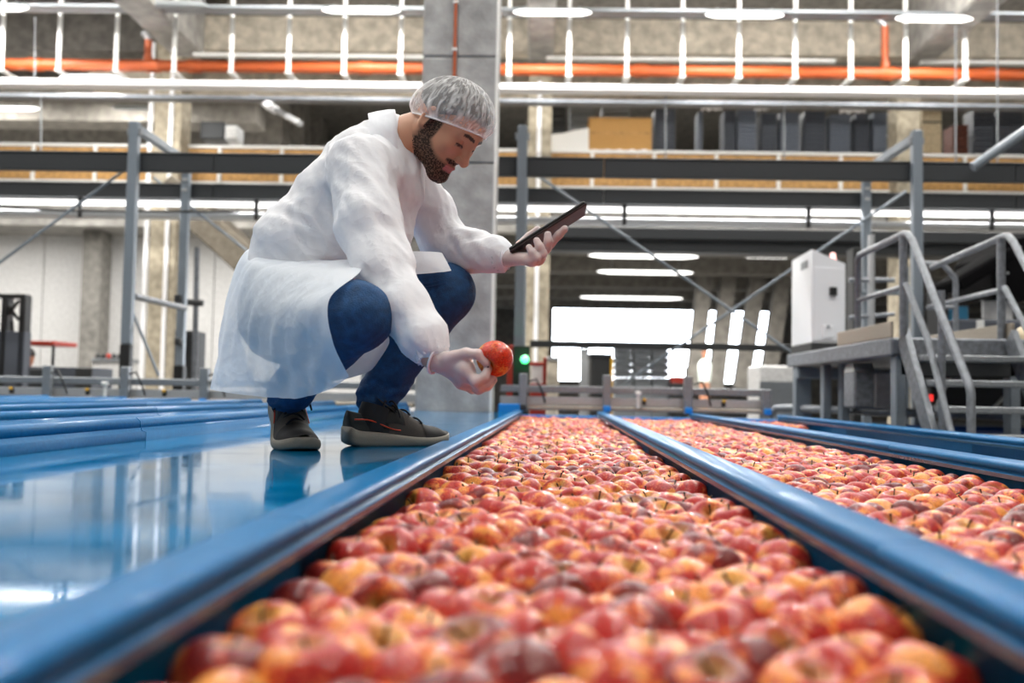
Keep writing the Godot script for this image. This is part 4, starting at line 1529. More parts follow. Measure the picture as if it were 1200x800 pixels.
	for s in [[1092, 362, 1099, 392, "tall narrow blue panel between the stair posts"], [1111, 358, 1135, 377, "blue screen panel behind the bent guard rail"], [1152, 352, 1187, 375, "pale blue glazed panel below the black hopper"]]:
		t = at_px("blue_screen", s[4], "panel", s[0], s[3], 8.3)
		pb("pane", M.screen_blue if s[0] < 1150 else M.white_wall, t, s[0], s[1], s[2], s[3], 8.3, 0.03)
		pb("frame", M.anthracite, t, s[0] - 1, s[1] - 1, s[2] + 1, s[1] + 0.5, 8.29, 0.05, 0.002)
	for k in 2:
		st = new_st()
		var c := bp(1178 + 24 * k, 399 - 3 * k, 6.3)
		lathe(st, [Vector2(0.012, 0.05), Vector2(0.03, 0.05), Vector2(0.032, 0.04), Vector2(0.068, 0.036), Vector2(0.075, 0.02), Vector2(0.075, -0.02), Vector2(0.068, -0.036), Vector2(0.012, -0.04)], 20, Transform3D(Basis(Vector3.RIGHT, 1.3), c))
		one("roller_wheel", ["cream roller wheel at the top of the right stair stringer", "cream roller wheel cut off by the right picture edge"][k], "wheel", mat(Color(0.78, 0.72, 0.60), 0.5), st)
	t = at_px("under_machine", "dark machinery under the stairs at the right", "machine", 1150, 470, 7.4)
	pb("body", M.anthracite, t, 1092, 418, 1210, 484, 7.6, 0.4, 0.02)
	pb("panel", M.crate_grey, t, 1096, 428, 1140, 452, 7.58, 0.03)
	pb("slot", M.black, t, 1160, 438, 1172, 446, 7.58, 0.03)
	pb("button", M.red_led, t, 1090, 462, 1094, 470, 7.5, 0.03)
	pb("cover", M.blue_cap, t, 1187, 425, 1195, 437, 7.0, 0.05)
	# drum / rails that close the view behind the platform
	t = at_px("tall_frame", "dark upright machine frame behind the white cabinet", "frame", 1003, 400, 9.0)
	pb("upright", M.dark, t, 1000, 290, 1010, 460, 9.0, 0.2)
	pb("upright", M.frame_grey, t, 1060, 312, 1066, 460, 9.0, 0.08)
	pb("crossbar", M.frame_grey, t, 1010, 340, 1060, 345, 9.0, 0.06)

# ---------------------------------------------------------------- the worker
# a signed-distance field meshed as surface nets
func surf(f: Callable, lo: Vector3, hi: Vector3, cell: float, col = null, keep = null, slack := 1.0) -> ArrayMesh:
	var n := Vector3i(((hi - lo) / cell / 4.0).ceil()) * 4
	var sx := n.x + 1
	var sxy := sx * (n.y + 1)
	var val := PackedFloat32Array()
	val.resize(sxy * (n.z + 1))
	val.fill(1e9)
	var vid := PackedInt32Array()
	vid.resize(val.size())
	vid.fill(-1)
	var blocks := []
	var reach := 3.47 * cell * 1.15 * slack + cell
	for bz in range(0, n.z, 4):
		for by in range(0, n.y, 4):
			for bx_ in range(0, n.x, 4):
				var c := lo + Vector3(bx_ + 2, by + 2, bz + 2) * cell
				if absf(f.call(c)) < reach:
					blocks.append(Vector3i(bx_, by, bz))
	for b in blocks:
		for k in 5:
			for j in 5:
				var at: int = (b.z + k) * sxy + (b.y + j) * sx + b.x
				for i in 5:
					if val[at + i] > 9e8:
						val[at + i] = f.call(lo + Vector3(b.x + i, b.y + j, b.z + k) * cell)
	var off := [0, 1, sx, sx + 1, sxy, sxy + 1, sxy + sx, sxy + sx + 1]
	var corner := [Vector3(0, 0, 0), Vector3(1, 0, 0), Vector3(0, 1, 0), Vector3(1, 1, 0), Vector3(0, 0, 1), Vector3(1, 0, 1), Vector3(0, 1, 1), Vector3(1, 1, 1)]
	var edges := [[0, 1], [2, 3], [4, 5], [6, 7], [0, 2], [1, 3], [4, 6], [5, 7], [0, 4], [1, 5], [2, 6], [3, 7]]
	var vs := PackedVector3Array()
	var cells := []
	for b in blocks:
		for k in 4:
			for j in 4:
				var at0: int = (b.z + k) * sxy + (b.y + j) * sx + b.x
				for i in 4:
					var at := at0 + i
					var mask := 0
					for e in 8:
						if val[at + off[e]] < 0.0:
							mask += 1
					if mask == 0 or mask == 8:
						continue
					var s := Vector3.ZERO
					var m := 0
					for e in edges:
						var a: float = val[at + off[e[0]]]
						var c: float = val[at + off[e[1]]]
						if (a < 0.0) != (c < 0.0):
							s += corner[e[0]].lerp(corner[e[1]], a / (a - c))
							m += 1
					vid[at] = vs.size()
					vs.append(lo + (Vector3(b.x + i, b.y + j, b.z + k) + s / m) * cell)
					cells.append(at)
	var idx := PackedInt32Array()
	for at in cells:
		for ax in 3:
			var d: int = [1, sx, sxy][ax]
			var u: int = [sx, sxy, 1][ax]
			var w: int = [sxy, 1, sx][ax]
			if at - u - w < 0:
				continue
			var a: float = val[at]
			var c: float = val[at + d]
			if (a < 0.0) == (c < 0.0) or absf(c) > 9e8:
				continue
			var q := [vid[at], vid[at - u], vid[at - u - w], vid[at - w]]
			if q[1] < 0 or q[2] < 0 or q[3] < 0:
				continue
			if keep != null and not keep.call((vs[q[0]] + vs[q[2]]) / 2.0):
				continue
			if a < 0.0:
				idx.append_array(PackedInt32Array([q[0], q[2], q[1], q[0], q[3], q[2]]))
			else:
				idx.append_array(PackedInt32Array([q[0], q[1], q[2], q[0], q[2], q[3]]))
	var nm := PackedVector3Array()
	nm.resize(vs.size())
	for i in range(0, idx.size(), 3):
		var g := (vs[idx[i + 2]] - vs[idx[i]]).cross(vs[idx[i + 1]] - vs[idx[i]])
		nm[idx[i]] += g
		nm[idx[i + 1]] += g
		nm[idx[i + 2]] += g
	var cs := PackedColorArray()
	for i in vs.size():
		nm[i] = nm[i].normalized()
		if col != null:
			cs.append(col.call(vs[i]))
	var arr := []
	arr.resize(Mesh.ARRAY_MAX)
	arr[Mesh.ARRAY_VERTEX] = vs
	arr[Mesh.ARRAY_NORMAL] = nm
	arr[Mesh.ARRAY_INDEX] = idx
	if col != null:
		arr[Mesh.ARRAY_COLOR] = cs
	var mesh := ArrayMesh.new()
	mesh.add_surface_from_arrays(Mesh.PRIMITIVE_TRIANGLES, arr)
	return mesh

func bone(a: Vector3, b: Vector3, ra: float, rb: float) -> Array:
	return [a, b - a, 1.0 / maxf((b - a).length_squared(), 1e-9), ra, rb]

func chain(pts: Array, rs: Array) -> Array:
	var o := []
	for i in pts.size() - 1:
		o.append(bone(pts[i], pts[i + 1], rs[i], rs[i + 1]))
	return o

func field(p: Vector3, bones: Array, k: float) -> float:
	var d := 1e3
	for b in bones:
		var q: Vector3 = p - b[0]
		var h := clampf(q.dot(b[1]) * b[2], 0.0, 1.0)
		var e: float = (q - b[1] * h).length() - (b[3] + (b[4] - b[3]) * h)
		var t := maxf(k - absf(d - e), 0.0) / k
		d = minf(d, e) - t * t * k * 0.25
	return d

func smin(a: float, b: float, k: float) -> float:
	var t := maxf(k - absf(a - b), 0.0) / k
	return minf(a, b) - t * t * k * 0.25

func ell(p: Vector3, c: Vector3, r: Vector3) -> float:
	var q := (p - c) / r
	var l := q.length()
	return (l - 1.0) * minf(r.x, minf(r.y, r.z)) if l < 1.0 else l * (l - 1.0) / maxf((q / r).length(), 1e-6)

var N1 := FastNoiseLite.new()
var N2 := FastNoiseLite.new()
var J := {}
var HB: Basis          # head axes: x forward, y up, z the worker's right
var H0: Vector3
const HS := 0.98

func head_field(w: Vector3) -> float:
	var p := HB.inverse() * (w - H0) / HS
	var s := Vector3(p.x, p.y, absf(p.z))
	var d := ell(p, Vector3(-0.008, 0.045, 0), Vector3(0.098, 0.077, 0.076))
	d = smin(d, ell(p, Vector3(0.045, -0.010, 0), Vector3(0.052, 0.088, 0.062)), 0.03)
	d = smin(d, field(s, [bone(Vector3(0.002, -0.035, 0.050), Vector3(0.076, -0.094, 0.018), 0.020, 0.017)], 0.01), 0.035)
	d = smin(d, ell(p, Vector3(0.082, -0.098, 0), Vector3(0.018, 0.016, 0.022)), 0.02)
	d = smin(d, ell(s, Vector3(0.066, -0.010, 0.044), Vector3(0.020, 0.016, 0.018)), 0.02)
	d = smin(d, field(s, [bone(Vector3(0.092, 0.030, 0.008), Vector3(0.080, 0.033, 0.044), 0.009, 0.008)], 0.01), 0.014)
	d = -smin(-d, (s - Vector3(0.099, 0.010, 0.033)).length() - 0.013, 0.012)
	d = smin(d, (s - Vector3(0.0795, 0.010, 0.0325)).length() - 0.0125, 0.004)
	d = smin(d, field(p, [bone(Vector3(0.092, 0.024, 0), Vector3(0.113, -0.020, 0), 0.007, 0.0105)], 0.01), 0.012)
	d = smin(d, (p - Vector3(0.114, -0.024, 0)).length() - 0.0115, 0.008)
	d = smin(d, (s - Vector3(0.103, -0.027, 0.012)).length() - 0.0085, 0.006)
	d = smin(d, field(s, [bone(Vector3(0.101, -0.055, 0.0), Vector3(0.089, -0.057, 0.022), 0.0060, 0.003)], 0.01), 0.006)
	d = smin(d, field(s, [bone(Vector3(0.098, -0.067, 0.0), Vector3(0.088, -0.063, 0.020), 0.0065, 0.003)], 0.01), 0.006)
	d = -smin(-d, field(s, [bone(Vector3(0.108, -0.0612, 0.0), Vector3(0.090, -0.0605, 0.022), 0.0022, 0.002)], 0.01), 0.003)
	# ears
	var e := ell(s, Vector3(-0.008, 0.004, 0.080), Vector3(0.017, 0.031, 0.010))
	e = -smin(-e, ell(s, Vector3(-0.004, 0.004, 0.091), Vector3(0.010, 0.021, 0.009)), 0.006)
	d = smin(d, e, 0.008)
	d *= HS
	return smin(d, field(w, J.neck, 0.02), 0.03)

func skin_colour(w: Vector3) -> Color:
	var c := Color(0.52, 0.27, 0.17)
	var p := HB.inverse() * (w - H0) / HS
	if p.length() < 0.2:
		var n := N1.get_noise_3dv(w * 160.0)
		c = c.lerp(Color(0.60, 0.26, 0.18), smoothstep(0.03, 0.0, (Vector3(p.x, p.y, absf(p.z)) - Vector3(0.085, -0.015, 0.045)).length()) * 0.5)
		c = c.lerp(Color(0.60, 0.24, 0.16), smoothstep(0.03, 0.01, (p - Vector3(0.118, -0.022, 0)).length()) * 0.5)
		var b := beard_weight(p)
		c = c.lerp(Color(0.10, 0.06, 0.04), clampf(b * (0.82 + 0.3 * n), 0.0, 0.88))
		if absf(p.z) < 0.021 and p.x > 0.080 and p.y < -0.0515 and p.y > -0.0725:
			c = Color(0.50, 0.17, 0.16)
		var s := Vector3(p.x, p.y, absf(p.z))
		# brows and eyes
		var by := 0.0365 + 0.12 * minf(s.z - 0.012, 0.018) - 0.20 * maxf(s.z - 0.034, 0.0)
		if p.x > 0.06 and s.z > 0.010 and s.z < 0.048 and absf(p.y - by) < 0.0042 - 0.05 * maxf(s.z - 0.034, 0.0):
			c = Color(0.06, 0.036, 0.026)
		if p.x > 0.06 and s.z > 0.019 and s.z < 0.047:
			var lid := 0.0085 - 18.0 * pow(s.z - 0.033, 2.0)
			if absf(p.y - lid) < 0.0024:
				c = Color(0.035, 0.022, 0.018)
			elif p.y < lid and p.y > lid - 0.006:
				c = Color(0.30, 0.19, 0.15) if absf(s.z - 0.034) > 0.005 else Color(0.05, 0.03, 0.02)
	return c

func beard_weight(p: Vector3) -> float:
	var s := absf(p.z)
	# jaw and cheek below a line from the sideburn to the moustache
	var line := -0.022 - 0.030 * smoothstep(0.01, 0.08, p.x)
	var b := smoothstep(line + 0.006, line - 0.010, p.y) * smoothstep(-0.018, 0.004, p.x)
	b *= smoothstep(-0.150, -0.125, p.y)
	if p.y < -0.10:
		b *= smoothstep(-0.01, 0.03, p.x)
	b = maxf(b, smoothstep(0.030, 0.022, absf(p.x - 0.018) * 1.6) * smoothstep(0.04, 0.02, p.y) * smoothstep(0.055, 0.065, s))
	var mo := Vector2((p.y + 0.043) / 0.008, (s - 0.014) / 0.022).length()
	if p.x > 0.085:
		b = maxf(b, smoothstep(1.2, 0.7, mo))
	return clampf(b, 0.0, 1.0)

func fold(p: Vector3, amp: float, fr: float, axis: Vector3) -> float:
	# creases drawn out along one axis
	var q := p - axis * axis.dot(p) * 0.75
	var a := N1.get_noise_3dv(q * fr)
	var b := N2.get_noise_3dv(q * fr * 2.1)
	return amp * ((1.0 - 2.2 * absf(a)) * 0.6 + b * 0.45)

func worker() -> void:
	N1.seed = 5
	N1.frequency = 1.0
	N1.fractal_octaves = 2
	N2.seed = 9
	N2.frequency = 1.0
	N2.fractal_octaves = 2
	var SR := cp(424, 196, 2.38)
	var ER := cp(450, 312, 2.22)
	var WR := cp(509, 420, 2.10)
	var SL := cp(472, 200, 2.66)
	var EL := cp(522, 288, 2.70)
	var WL := cp(589, 302, 2.53)
	var PC := cp(335, 372, 2.54)
	var MD := cp(372, 292, 2.53)
	var CH := cp(428, 214, 2.52)
	var NB := cp(452, 178, 2.51)
	var HR := cp(338, 378, 2.46)
	var KR := cp(418, 370, 2.11)
	var AR := cp(338, 468, 2.42)
	var HL := cp(352, 366, 2.62)
	var KL := cp(522, 343, 2.60)
	var AL := cp(441, 474, 2.645)
	var th := deg_to_rad(48)
	var ps := deg_to_rad(24)
	var fh := Vector3(cos(ps), 0, sin(ps))
	var fw := fh * cos(th) - Vector3.UP * sin(th)
	var rt := Vector3(-sin(ps), 0, cos(ps))
	HB = Basis(fw, rt.cross(fw), rt)
	H0 = cp(503, 140, 2.43) - rt * 0.078 * HS
	J.neck = chain([H0 + HB * Vector3(-0.02, -0.02, 0), H0.lerp(NB, 0.55) + HB * Vector3(-0.01, 0, 0), NB], [0.055, 0.055, 0.068])
	var root := thing("person", "crouching worker in white coat, jeans and hairnet, holding a tablet and an apple", "person", Vector3(-0.55, 0.0, -2.5))
	var off := Transform3D(Basis(), -ats[root])

	# hands as finger chains rooted in the palm
	var hand_r := hand_bones(WR, cp(509, 420, 2.10), [cp(545, 424, 2.075), cp(547, 433, 2.055), cp(546, 441, 2.075), cp(541, 447, 2.10)], [
		[[[526, 420, 2.07], [546, 414, 2.05], [560, 415, 2.035], [570, 425, 2.035]], [0.014, 0.0100, 0.0088, 0.0075]],
		[[[544, 431, 2.055], [558, 447, 2.035], [568, 442, 2.035], [572, 432, 2.04]], [0.0105, 0.0092, 0.0085, 0.0075]],
		[[[547, 438, 2.065], [562, 453, 2.05], [571, 449, 2.05], [576, 442, 2.055]], [0.0105, 0.0095, 0.0088, 0.0078]],
		[[[546, 444, 2.085], [561, 456, 2.085], [571, 452, 2.08], [578, 445, 2.075]], [0.010, 0.0092, 0.0085, 0.0075]],
		[[[541, 449, 2.105], [553, 456, 2.11], [563, 454, 2.11], [570, 449, 2.105]], [0.009, 0.0082, 0.0076, 0.0066]]])
	var hand_l := hand_bones(WL, WL, [cp(628, 297, 2.55), cp(632, 300, 2.51), cp(630, 303, 2.475), cp(623, 305, 2.45)], [
		[[[600, 297, 2.58], [610, 286, 2.62], [620, 277, 2.625], [630, 269, 2.61]], [0.014, 0.0105, 0.0092, 0.008]],
		[[[630, 297, 2.54], [645, 286, 2.505], [655, 275, 2.485], [662, 268, 2.475]], [0.0105, 0.0095, 0.0088, 0.0078]],
		[[[633, 300, 2.50], [641, 291, 2.465], [642.5, 282, 2.452], [642, 275, 2.453]], [0.0105, 0.0095, 0.0088, 0.0078]],
		[[[631, 302, 2.475], [636, 297, 2.445], [632.5, 289, 2.44], [629, 282, 2.445]], [0.010, 0.0094, 0.0086, 0.0076]],
		[[[625, 305, 2.455], [629, 302, 2.435], [624, 296, 2.435], [620, 290, 2.44]], [0.0095, 0.0088, 0.008, 0.007]]])

	# one continuous body: trunk and limbs, then head and hands at a finer grid, in one mesh
	var body := chain([PC, MD, CH, NB], [0.115, 0.11, 0.115, 0.06])
	body += chain([HR, PC, HL], [0.09, 0.10, 0.09]) + chain([SR, CH, SL], [0.055, 0.09, 0.055])
	body += chain([SR, ER, WR], [0.045, 0.036, 0.026]) + chain([SL, EL, WL], [0.045, 0.036, 0.026])
	body += chain([HR, KR, AR], [0.080, 0.054, 0.036]) + chain([HL, KL, AL], [0.080, 0.054, 0.036])
	body += J.neck
	var skin_m := StandardMaterial3D.new()
	skin_m.vertex_color_use_as_albedo = true
	skin_m.roughness = 0.5
	skin_m.subsurf_scatter_enabled = true
	skin_m.subsurf_scatter_strength = 0.08
	var box3 := func(pts: Array, m: float) -> Array:
		var lo: Vector3 = pts[0]
		var hi: Vector3 = pts[0]
		for p in pts:
			lo = lo.min(p)
			hi = hi.max(p)
		return [lo - Vector3.ONE * m, hi + Vector3.ONE * m]
	var st := new_st()
	var bb: Array = box3.call([PC, NB, SR, ER, WR, SL, EL, WL, HR, KR, AR, HL, KL, AL], 0.13)
	var m1 := surf(func(p): return field(p, body, 0.03), bb[0], bb[1], 0.013, func(_p): return Color(0.52, 0.27, 0.17))
	var hb: Array = [H0 - Vector3(0.17, 0.16, 0.15), H0 + Vector3(0.17, 0.16, 0.15)]
	var m2 := surf(head_field, hb[0], hb[1], 0.0028, skin_colour)
	var glove := func(p): return field(p, hand_r[0], 0.022)
	var fr := func(p): return hand_field(p, hand_r)
	var fl := func(p): return hand_field(p, hand_l)
	var rb: Array = box3.call(hand_r[2], 0.03)
	var lb: Array = box3.call(hand_l[2], 0.03)
	var hand_c := func(_p): return Color(0.60, 0.34, 0.26)
	var m3 := surf(fr, rb[0], rb[1], 0.003, hand_c)
	var m4 := surf(fl, lb[0], lb[1], 0.003, hand_c)
	for m in [m1, m2, m3, m4]:
		st.append_from(m, 0, Transform3D())
	put("body", st.commit(), skin_m, root, off)

	# gloves: a thin skin over each hand, and its rolled cuff
	var glove_m := mat(Color(0.93, 0.93, 0.95, 0.42), 0.35)
	glove_m.transparency = BaseMaterial3D.TRANSPARENCY_ALPHA
	var glove_band := mat(Color(0.93, 0.94, 0.97), 0.4)
	for g in [[fr, rb, WR, hand_r[1], 0.031], [fl, lb, WL, hand_l[1], 0.029]]:
		var f: Callable = g[0]
		var a: Vector3 = g[2]
		var dir: Vector3 = (g[3] - a).normalized()
		var gm := surf(func(p): return f.call(p) - 0.0016, g[1][0], g[1][1], 0.0034, null, func(p): return (p - a).dot(dir) > 0.004)
		var go := put("glove", gm, glove_m, root, off)
		var s2 := new_st()
		var fb := frame_of(a, a + dir)
		var ring := []
		for j in 25:
			var u := TAU * j / 24
			ring.append(a + dir * (0.006 + 0.003 * sin(u)) + (fb.x * cos(u) + fb.z * sin(u)) * g[4])
		tube(s2, ring, 0.0032, 6, false)
		put("glove_cuff", fin(s2), glove_band, go)

	# hair, beard and hairnet
	var hair_m := mat(Color(0.13, 0.10, 0.085), 0.7)
	var beard_m := mat(Color(0.22, 0.165, 0.13), 0.8)
	var beard_f := func(p): return head_field(p) - 0.0008 - 0.0014 * N2.get_noise_3dv(p * 260.0)
	var beard_k := func(w):
		var p: Vector3 = HB.inverse() * (w - H0) / HS
		if absf(p.z) < 0.023 and p.x > 0.082 and p.y < -0.050 and p.y > -0.074:
			return false
		return beard_weight(p) + 0.25 * N1.get_noise_3dv(w * 300.0) > 0.98
	put("beard", surf(beard_f, hb[0], hb[1], 0.0034, null, beard_k), beard_m, root, off)
	st = new_st()
	var rows := []
	for i in 15:
		var row := []
		for j in 48:
			var u := TAU * j / 48
			# down to the hairline at the front, further down at the back
			var lim := deg_to_rad(lerpf(114.0, 68.0, smoothstep(-0.1, 0.9, cos(u))))
			var v := lim * i / 14.0
			var q := Vector3(cos(u) * sin(v) * 0.103, cos(v) * 0.080, sin(u) * sin(v) * 0.0815)
			q *= 1.0 + 0.02 * N2.get_noise_3dv(q * 90.0)
			row.append(H0 + HB * ((q + Vector3(-0.010, 0.047, 0)) * HS))
		rows.append(row)
	skin(st, rows)
	put("hair", fin(st), hair_m, root, off)
	hairnet(root, off)

	# jeans
	var jean := chain([HR, KR], [0.095, 0.073]) + chain([KR, AR + Vector3(0, 0.018, 0)], [0.071, 0.050])
	jean += chain([HL, KL], [0.098, 0.074]) + chain([KL, AL + Vector3(0.0, 0.018, 0)], [0.072, 0.053]) + chain([HR, PC, HL], [0.10, 0.115, 0.10])
	var kr := KR
	var kl := KL
	var jean_f := func(p):
		var d := field(p, jean, 0.02)
		if absf(d) > 0.04:
			return d
		var b: float = 0.0035
		# bunching behind the knees and above the shoes
		var low := smoothstep(0.24, 0.10, p.y)
		d -= fold(p, b + 0.002 + 0.005 * low, 8.0, Vector3(0.8, 0.3, 0.2).normalized())
		d -= 0.0035 * low * sin(p.y * 190.0 + 3.0 * N1.get_noise_3dv(p * 14.0))
		return d
	bb = box3.call([HR, KR, AR, HL, KL, AL, PC], 0.14)
	var denim := mat(Color(0.09, 0.33, 0.54), 0.8, 0, ntex(31, 0.03, 0.6, 1.0, 4), 2.5, ntex(33, 0.2, 0, 1, 2, 512, 5.0), 0.35)
	var jm := surf(jean_f, Vector3(bb[0].x, 0.06, bb[0].z), bb[1], 0.009, null, null, 1.25)
	var jeans := put("jeans", jm, denim, root, off)
	# a hem over the far shoe and a seam along the far thigh
	st = new_st()
	for s in 3:
		var pts := []
		for i in 9:
			pts.append(cp(484 + i * 5.4, 333 + s * 4 + sin(i * 0.5) * 2.5, 2.60) + Vector3(0, 0, 0.079))
		if s < 2:
			tube(st, pts, 0.0011, 5)
	put("seam", fin(st), mat(Color(0.16, 0.30, 0.48), 0.8), jeans)

	coat(root, off, {"SR": SR, "ER": ER, "WR": WR, "SL": SL, "EL": EL, "WL": WL, "PC": PC, "MD": MD, "CH": CH, "NB": NB, "HR": HR, "KR": KR, "HL": HL, "KL": KL})
	shoes(root)
	held_things()

func hand_bones(wrist: Vector3, _w2: Vector3, knuckles: Array, fingers: Array) -> Array:
	var palm := []
	var all := [wrist]
	for k in knuckles:
		palm.append(bone(wrist, k, 0.0165, 0.0115))
		all.append(k)
	for i in knuckles.size() - 1:
		palm.append(bone(knuckles[i], knuckles[i + 1], 0.0125, 0.0125))
	var fs := []
	for f in fingers:
		var pts := []
		for p in f[0]:
			pts.append(cp(p[0], p[1], p[2]))
			all.append(pts[-1])
		fs.append(chain(pts, f[1]))
	var mid: Vector3 = (knuckles[1] + knuckles[2]) / 2.0
	var back: Vector3 = wrist - (mid - wrist).normalized() * 0.05
	palm.append(bone(back, wrist, 0.0225, 0.0205))
	all.append(back)
	return [palm, mid, all, fs]

func hand_field(p: Vector3, h: Array) -> float:
	var d := field(p, h[0], 0.014)
	var e := 1e3
	for f in h[3]:
		e = smin(e, field(p, f, 0.006), 0.0025)
	return smin(d, e, 0.010)

func net_point(u: float, v: float, bulge: float) -> Vector3:
	var nrm := Vector3(-0.46, 0.888, 0)
	var dr := Vector3(0.888, 0.46, 0)
	var a := v * deg_to_rad(101.0)
	var rd: float = 0.117 if cos(u) > 0 else 0.124
	var q := Vector3(0.000, 0.027, 0) + nrm * cos(a) * 0.109 * bulge + (dr * cos(u) * rd + Vector3(0, 0, 1) * sin(u) * 0.097) * sin(a) * bulge
	return q

func hairnet(root: Node3D, off: Transform3D) -> void:
	var nu := 168
	var nv := 34
	var st := new_st()
	st.set_smooth_group(1)
	var P := []
	var C := []
	for i in nv + 1:
		var v := i / float(nv)
		var row := []
		var cr := []
		for j in nu:
			var u := TAU * j / nu
			var pl := sin(u * 21.0 + 4.0 * N1.get_noise_2d(u * 2.0, v * 3.0)) * 0.5 + sin(u * 34.0 + 1.3) * 0.3
			var wr := N2.get_noise_3d(cos(u) * 5.0, v * 4.0, sin(u) * 5.0)
			var b := 1.0 + 0.018 * pl * smoothstep(0.25, 0.9, v) + 0.030 * wr * smoothstep(0.0, 0.3, v)
			b *= 1.0 - 0.10 * smoothstep(0.86, 1.0, v)
			row.append(H0 + HB * (net_point(u, v, b) * HS))
			var cre := 1.0 - minf(1.0, absf(N1.get_noise_3d(cos(u) * 3.4, v * 2.2 + 7.0, sin(u) * 3.4)) * 7.0)
			var cre2 := 1.0 - minf(1.0, absf(N2.get_noise_3d(cos(u) * 6.0 + 3.0, v * 2.0, sin(u) * 6.0)) * 6.0)
			var al := 0.20 + 0.42 * cre + 0.22 * cre2 + 0.22 * maxf(pl, 0.0) * smoothstep(0.4, 1.0, v) + 0.38 * smoothstep(-0.55, -1.0, cos(u)) + 0.5 * smoothstep(0.95, 1.0, v)
			cr.append(Color(0.95, 0.955, 0.97, clampf(al, 0.0, 0.92)))
		P.append(row)
		C.append(cr)
	for i in nv:
		for j in nu:
			var q := [[i, j], [i, (j + 1) % nu], [i + 1, (j + 1) % nu], [i + 1, j]]
			for k in [0, 1, 2, 0, 2, 3]:
				st.set_color(C[q[k][0]][q[k][1]])
				st.add_vertex(P[q[k][0]][q[k][1]])
	var m := mat(Color.WHITE, 0.6)
	m.vertex_color_use_as_albedo = true
	m.transparency = BaseMaterial3D.TRANSPARENCY_ALPHA
	var net := put("hairnet", fin(st), m, root, off)
	st = new_st()
	var ring := []
	for j in 61:
		var u := TAU * j / 60
		ring.append(H0 + HB * (net_point(u, 1.0, 0.90) * HS))
	tube(st, ring, 0.0024, 6, false)
	put("elastic_band", fin(st), M.plastic_white, net)

# a sheet through columns of control points [px, py, depth]
func sheet(cols: Array, nu: int, nv: int, ripple: float, sd: float) -> SurfaceTool:
	var P := []
	for c in cols:
		var cu := Curve3D.new()
		var pts := []
		for q in c:
			pts.append(cp(q[0], q[1], q[2]))
		P.append(pts)
	var st := new_st()
	var rows := []
	for i in nv + 1:
		var row := []
		var knots := []
		for pts in P:
			knots.append(spline(pts, i / float(nv)))
		for j in nu + 1:
			row.append(spline(knots, j / float(nu)))
		rows.append(row)
	# creases push along the normal
	var out := []
	for i in nv + 1:
		var row := []
		for j in nu + 1:
			var a: Vector3 = rows[mini(i + 1, nv)][j] - rows[maxi(i - 1, 0)][j]
			var b: Vector3 = rows[i][mini(j + 1, nu)] - rows[i][maxi(j - 1, 0)]
			var n := b.cross(a).normalized()
			var p: Vector3 = rows[i][j]
			row.append(p + n * ((1.0 - 0.85 * smoothstep(0.8, 1.0, j / float(nu))) * fold(p + Vector3.ONE * sd, ripple, 7.0, Vector3(0.45, 0.85, 0.2).normalized())))
		out.append(row)
	skin(st, out, false)
	return st

func spline(p: Array, t: float) -> Vector3:
	var n := p.size() - 1
	var f := clampf(t, 0.0, 1.0) * n
	var i := mini(int(f), n - 1)
	var a: Vector3 = p[maxi(i - 1, 0)]
	var d: Vector3 = p[mini(i + 2, n)]
	return p[i].cubic_interpolate(p[i + 1], a, d, f - i)

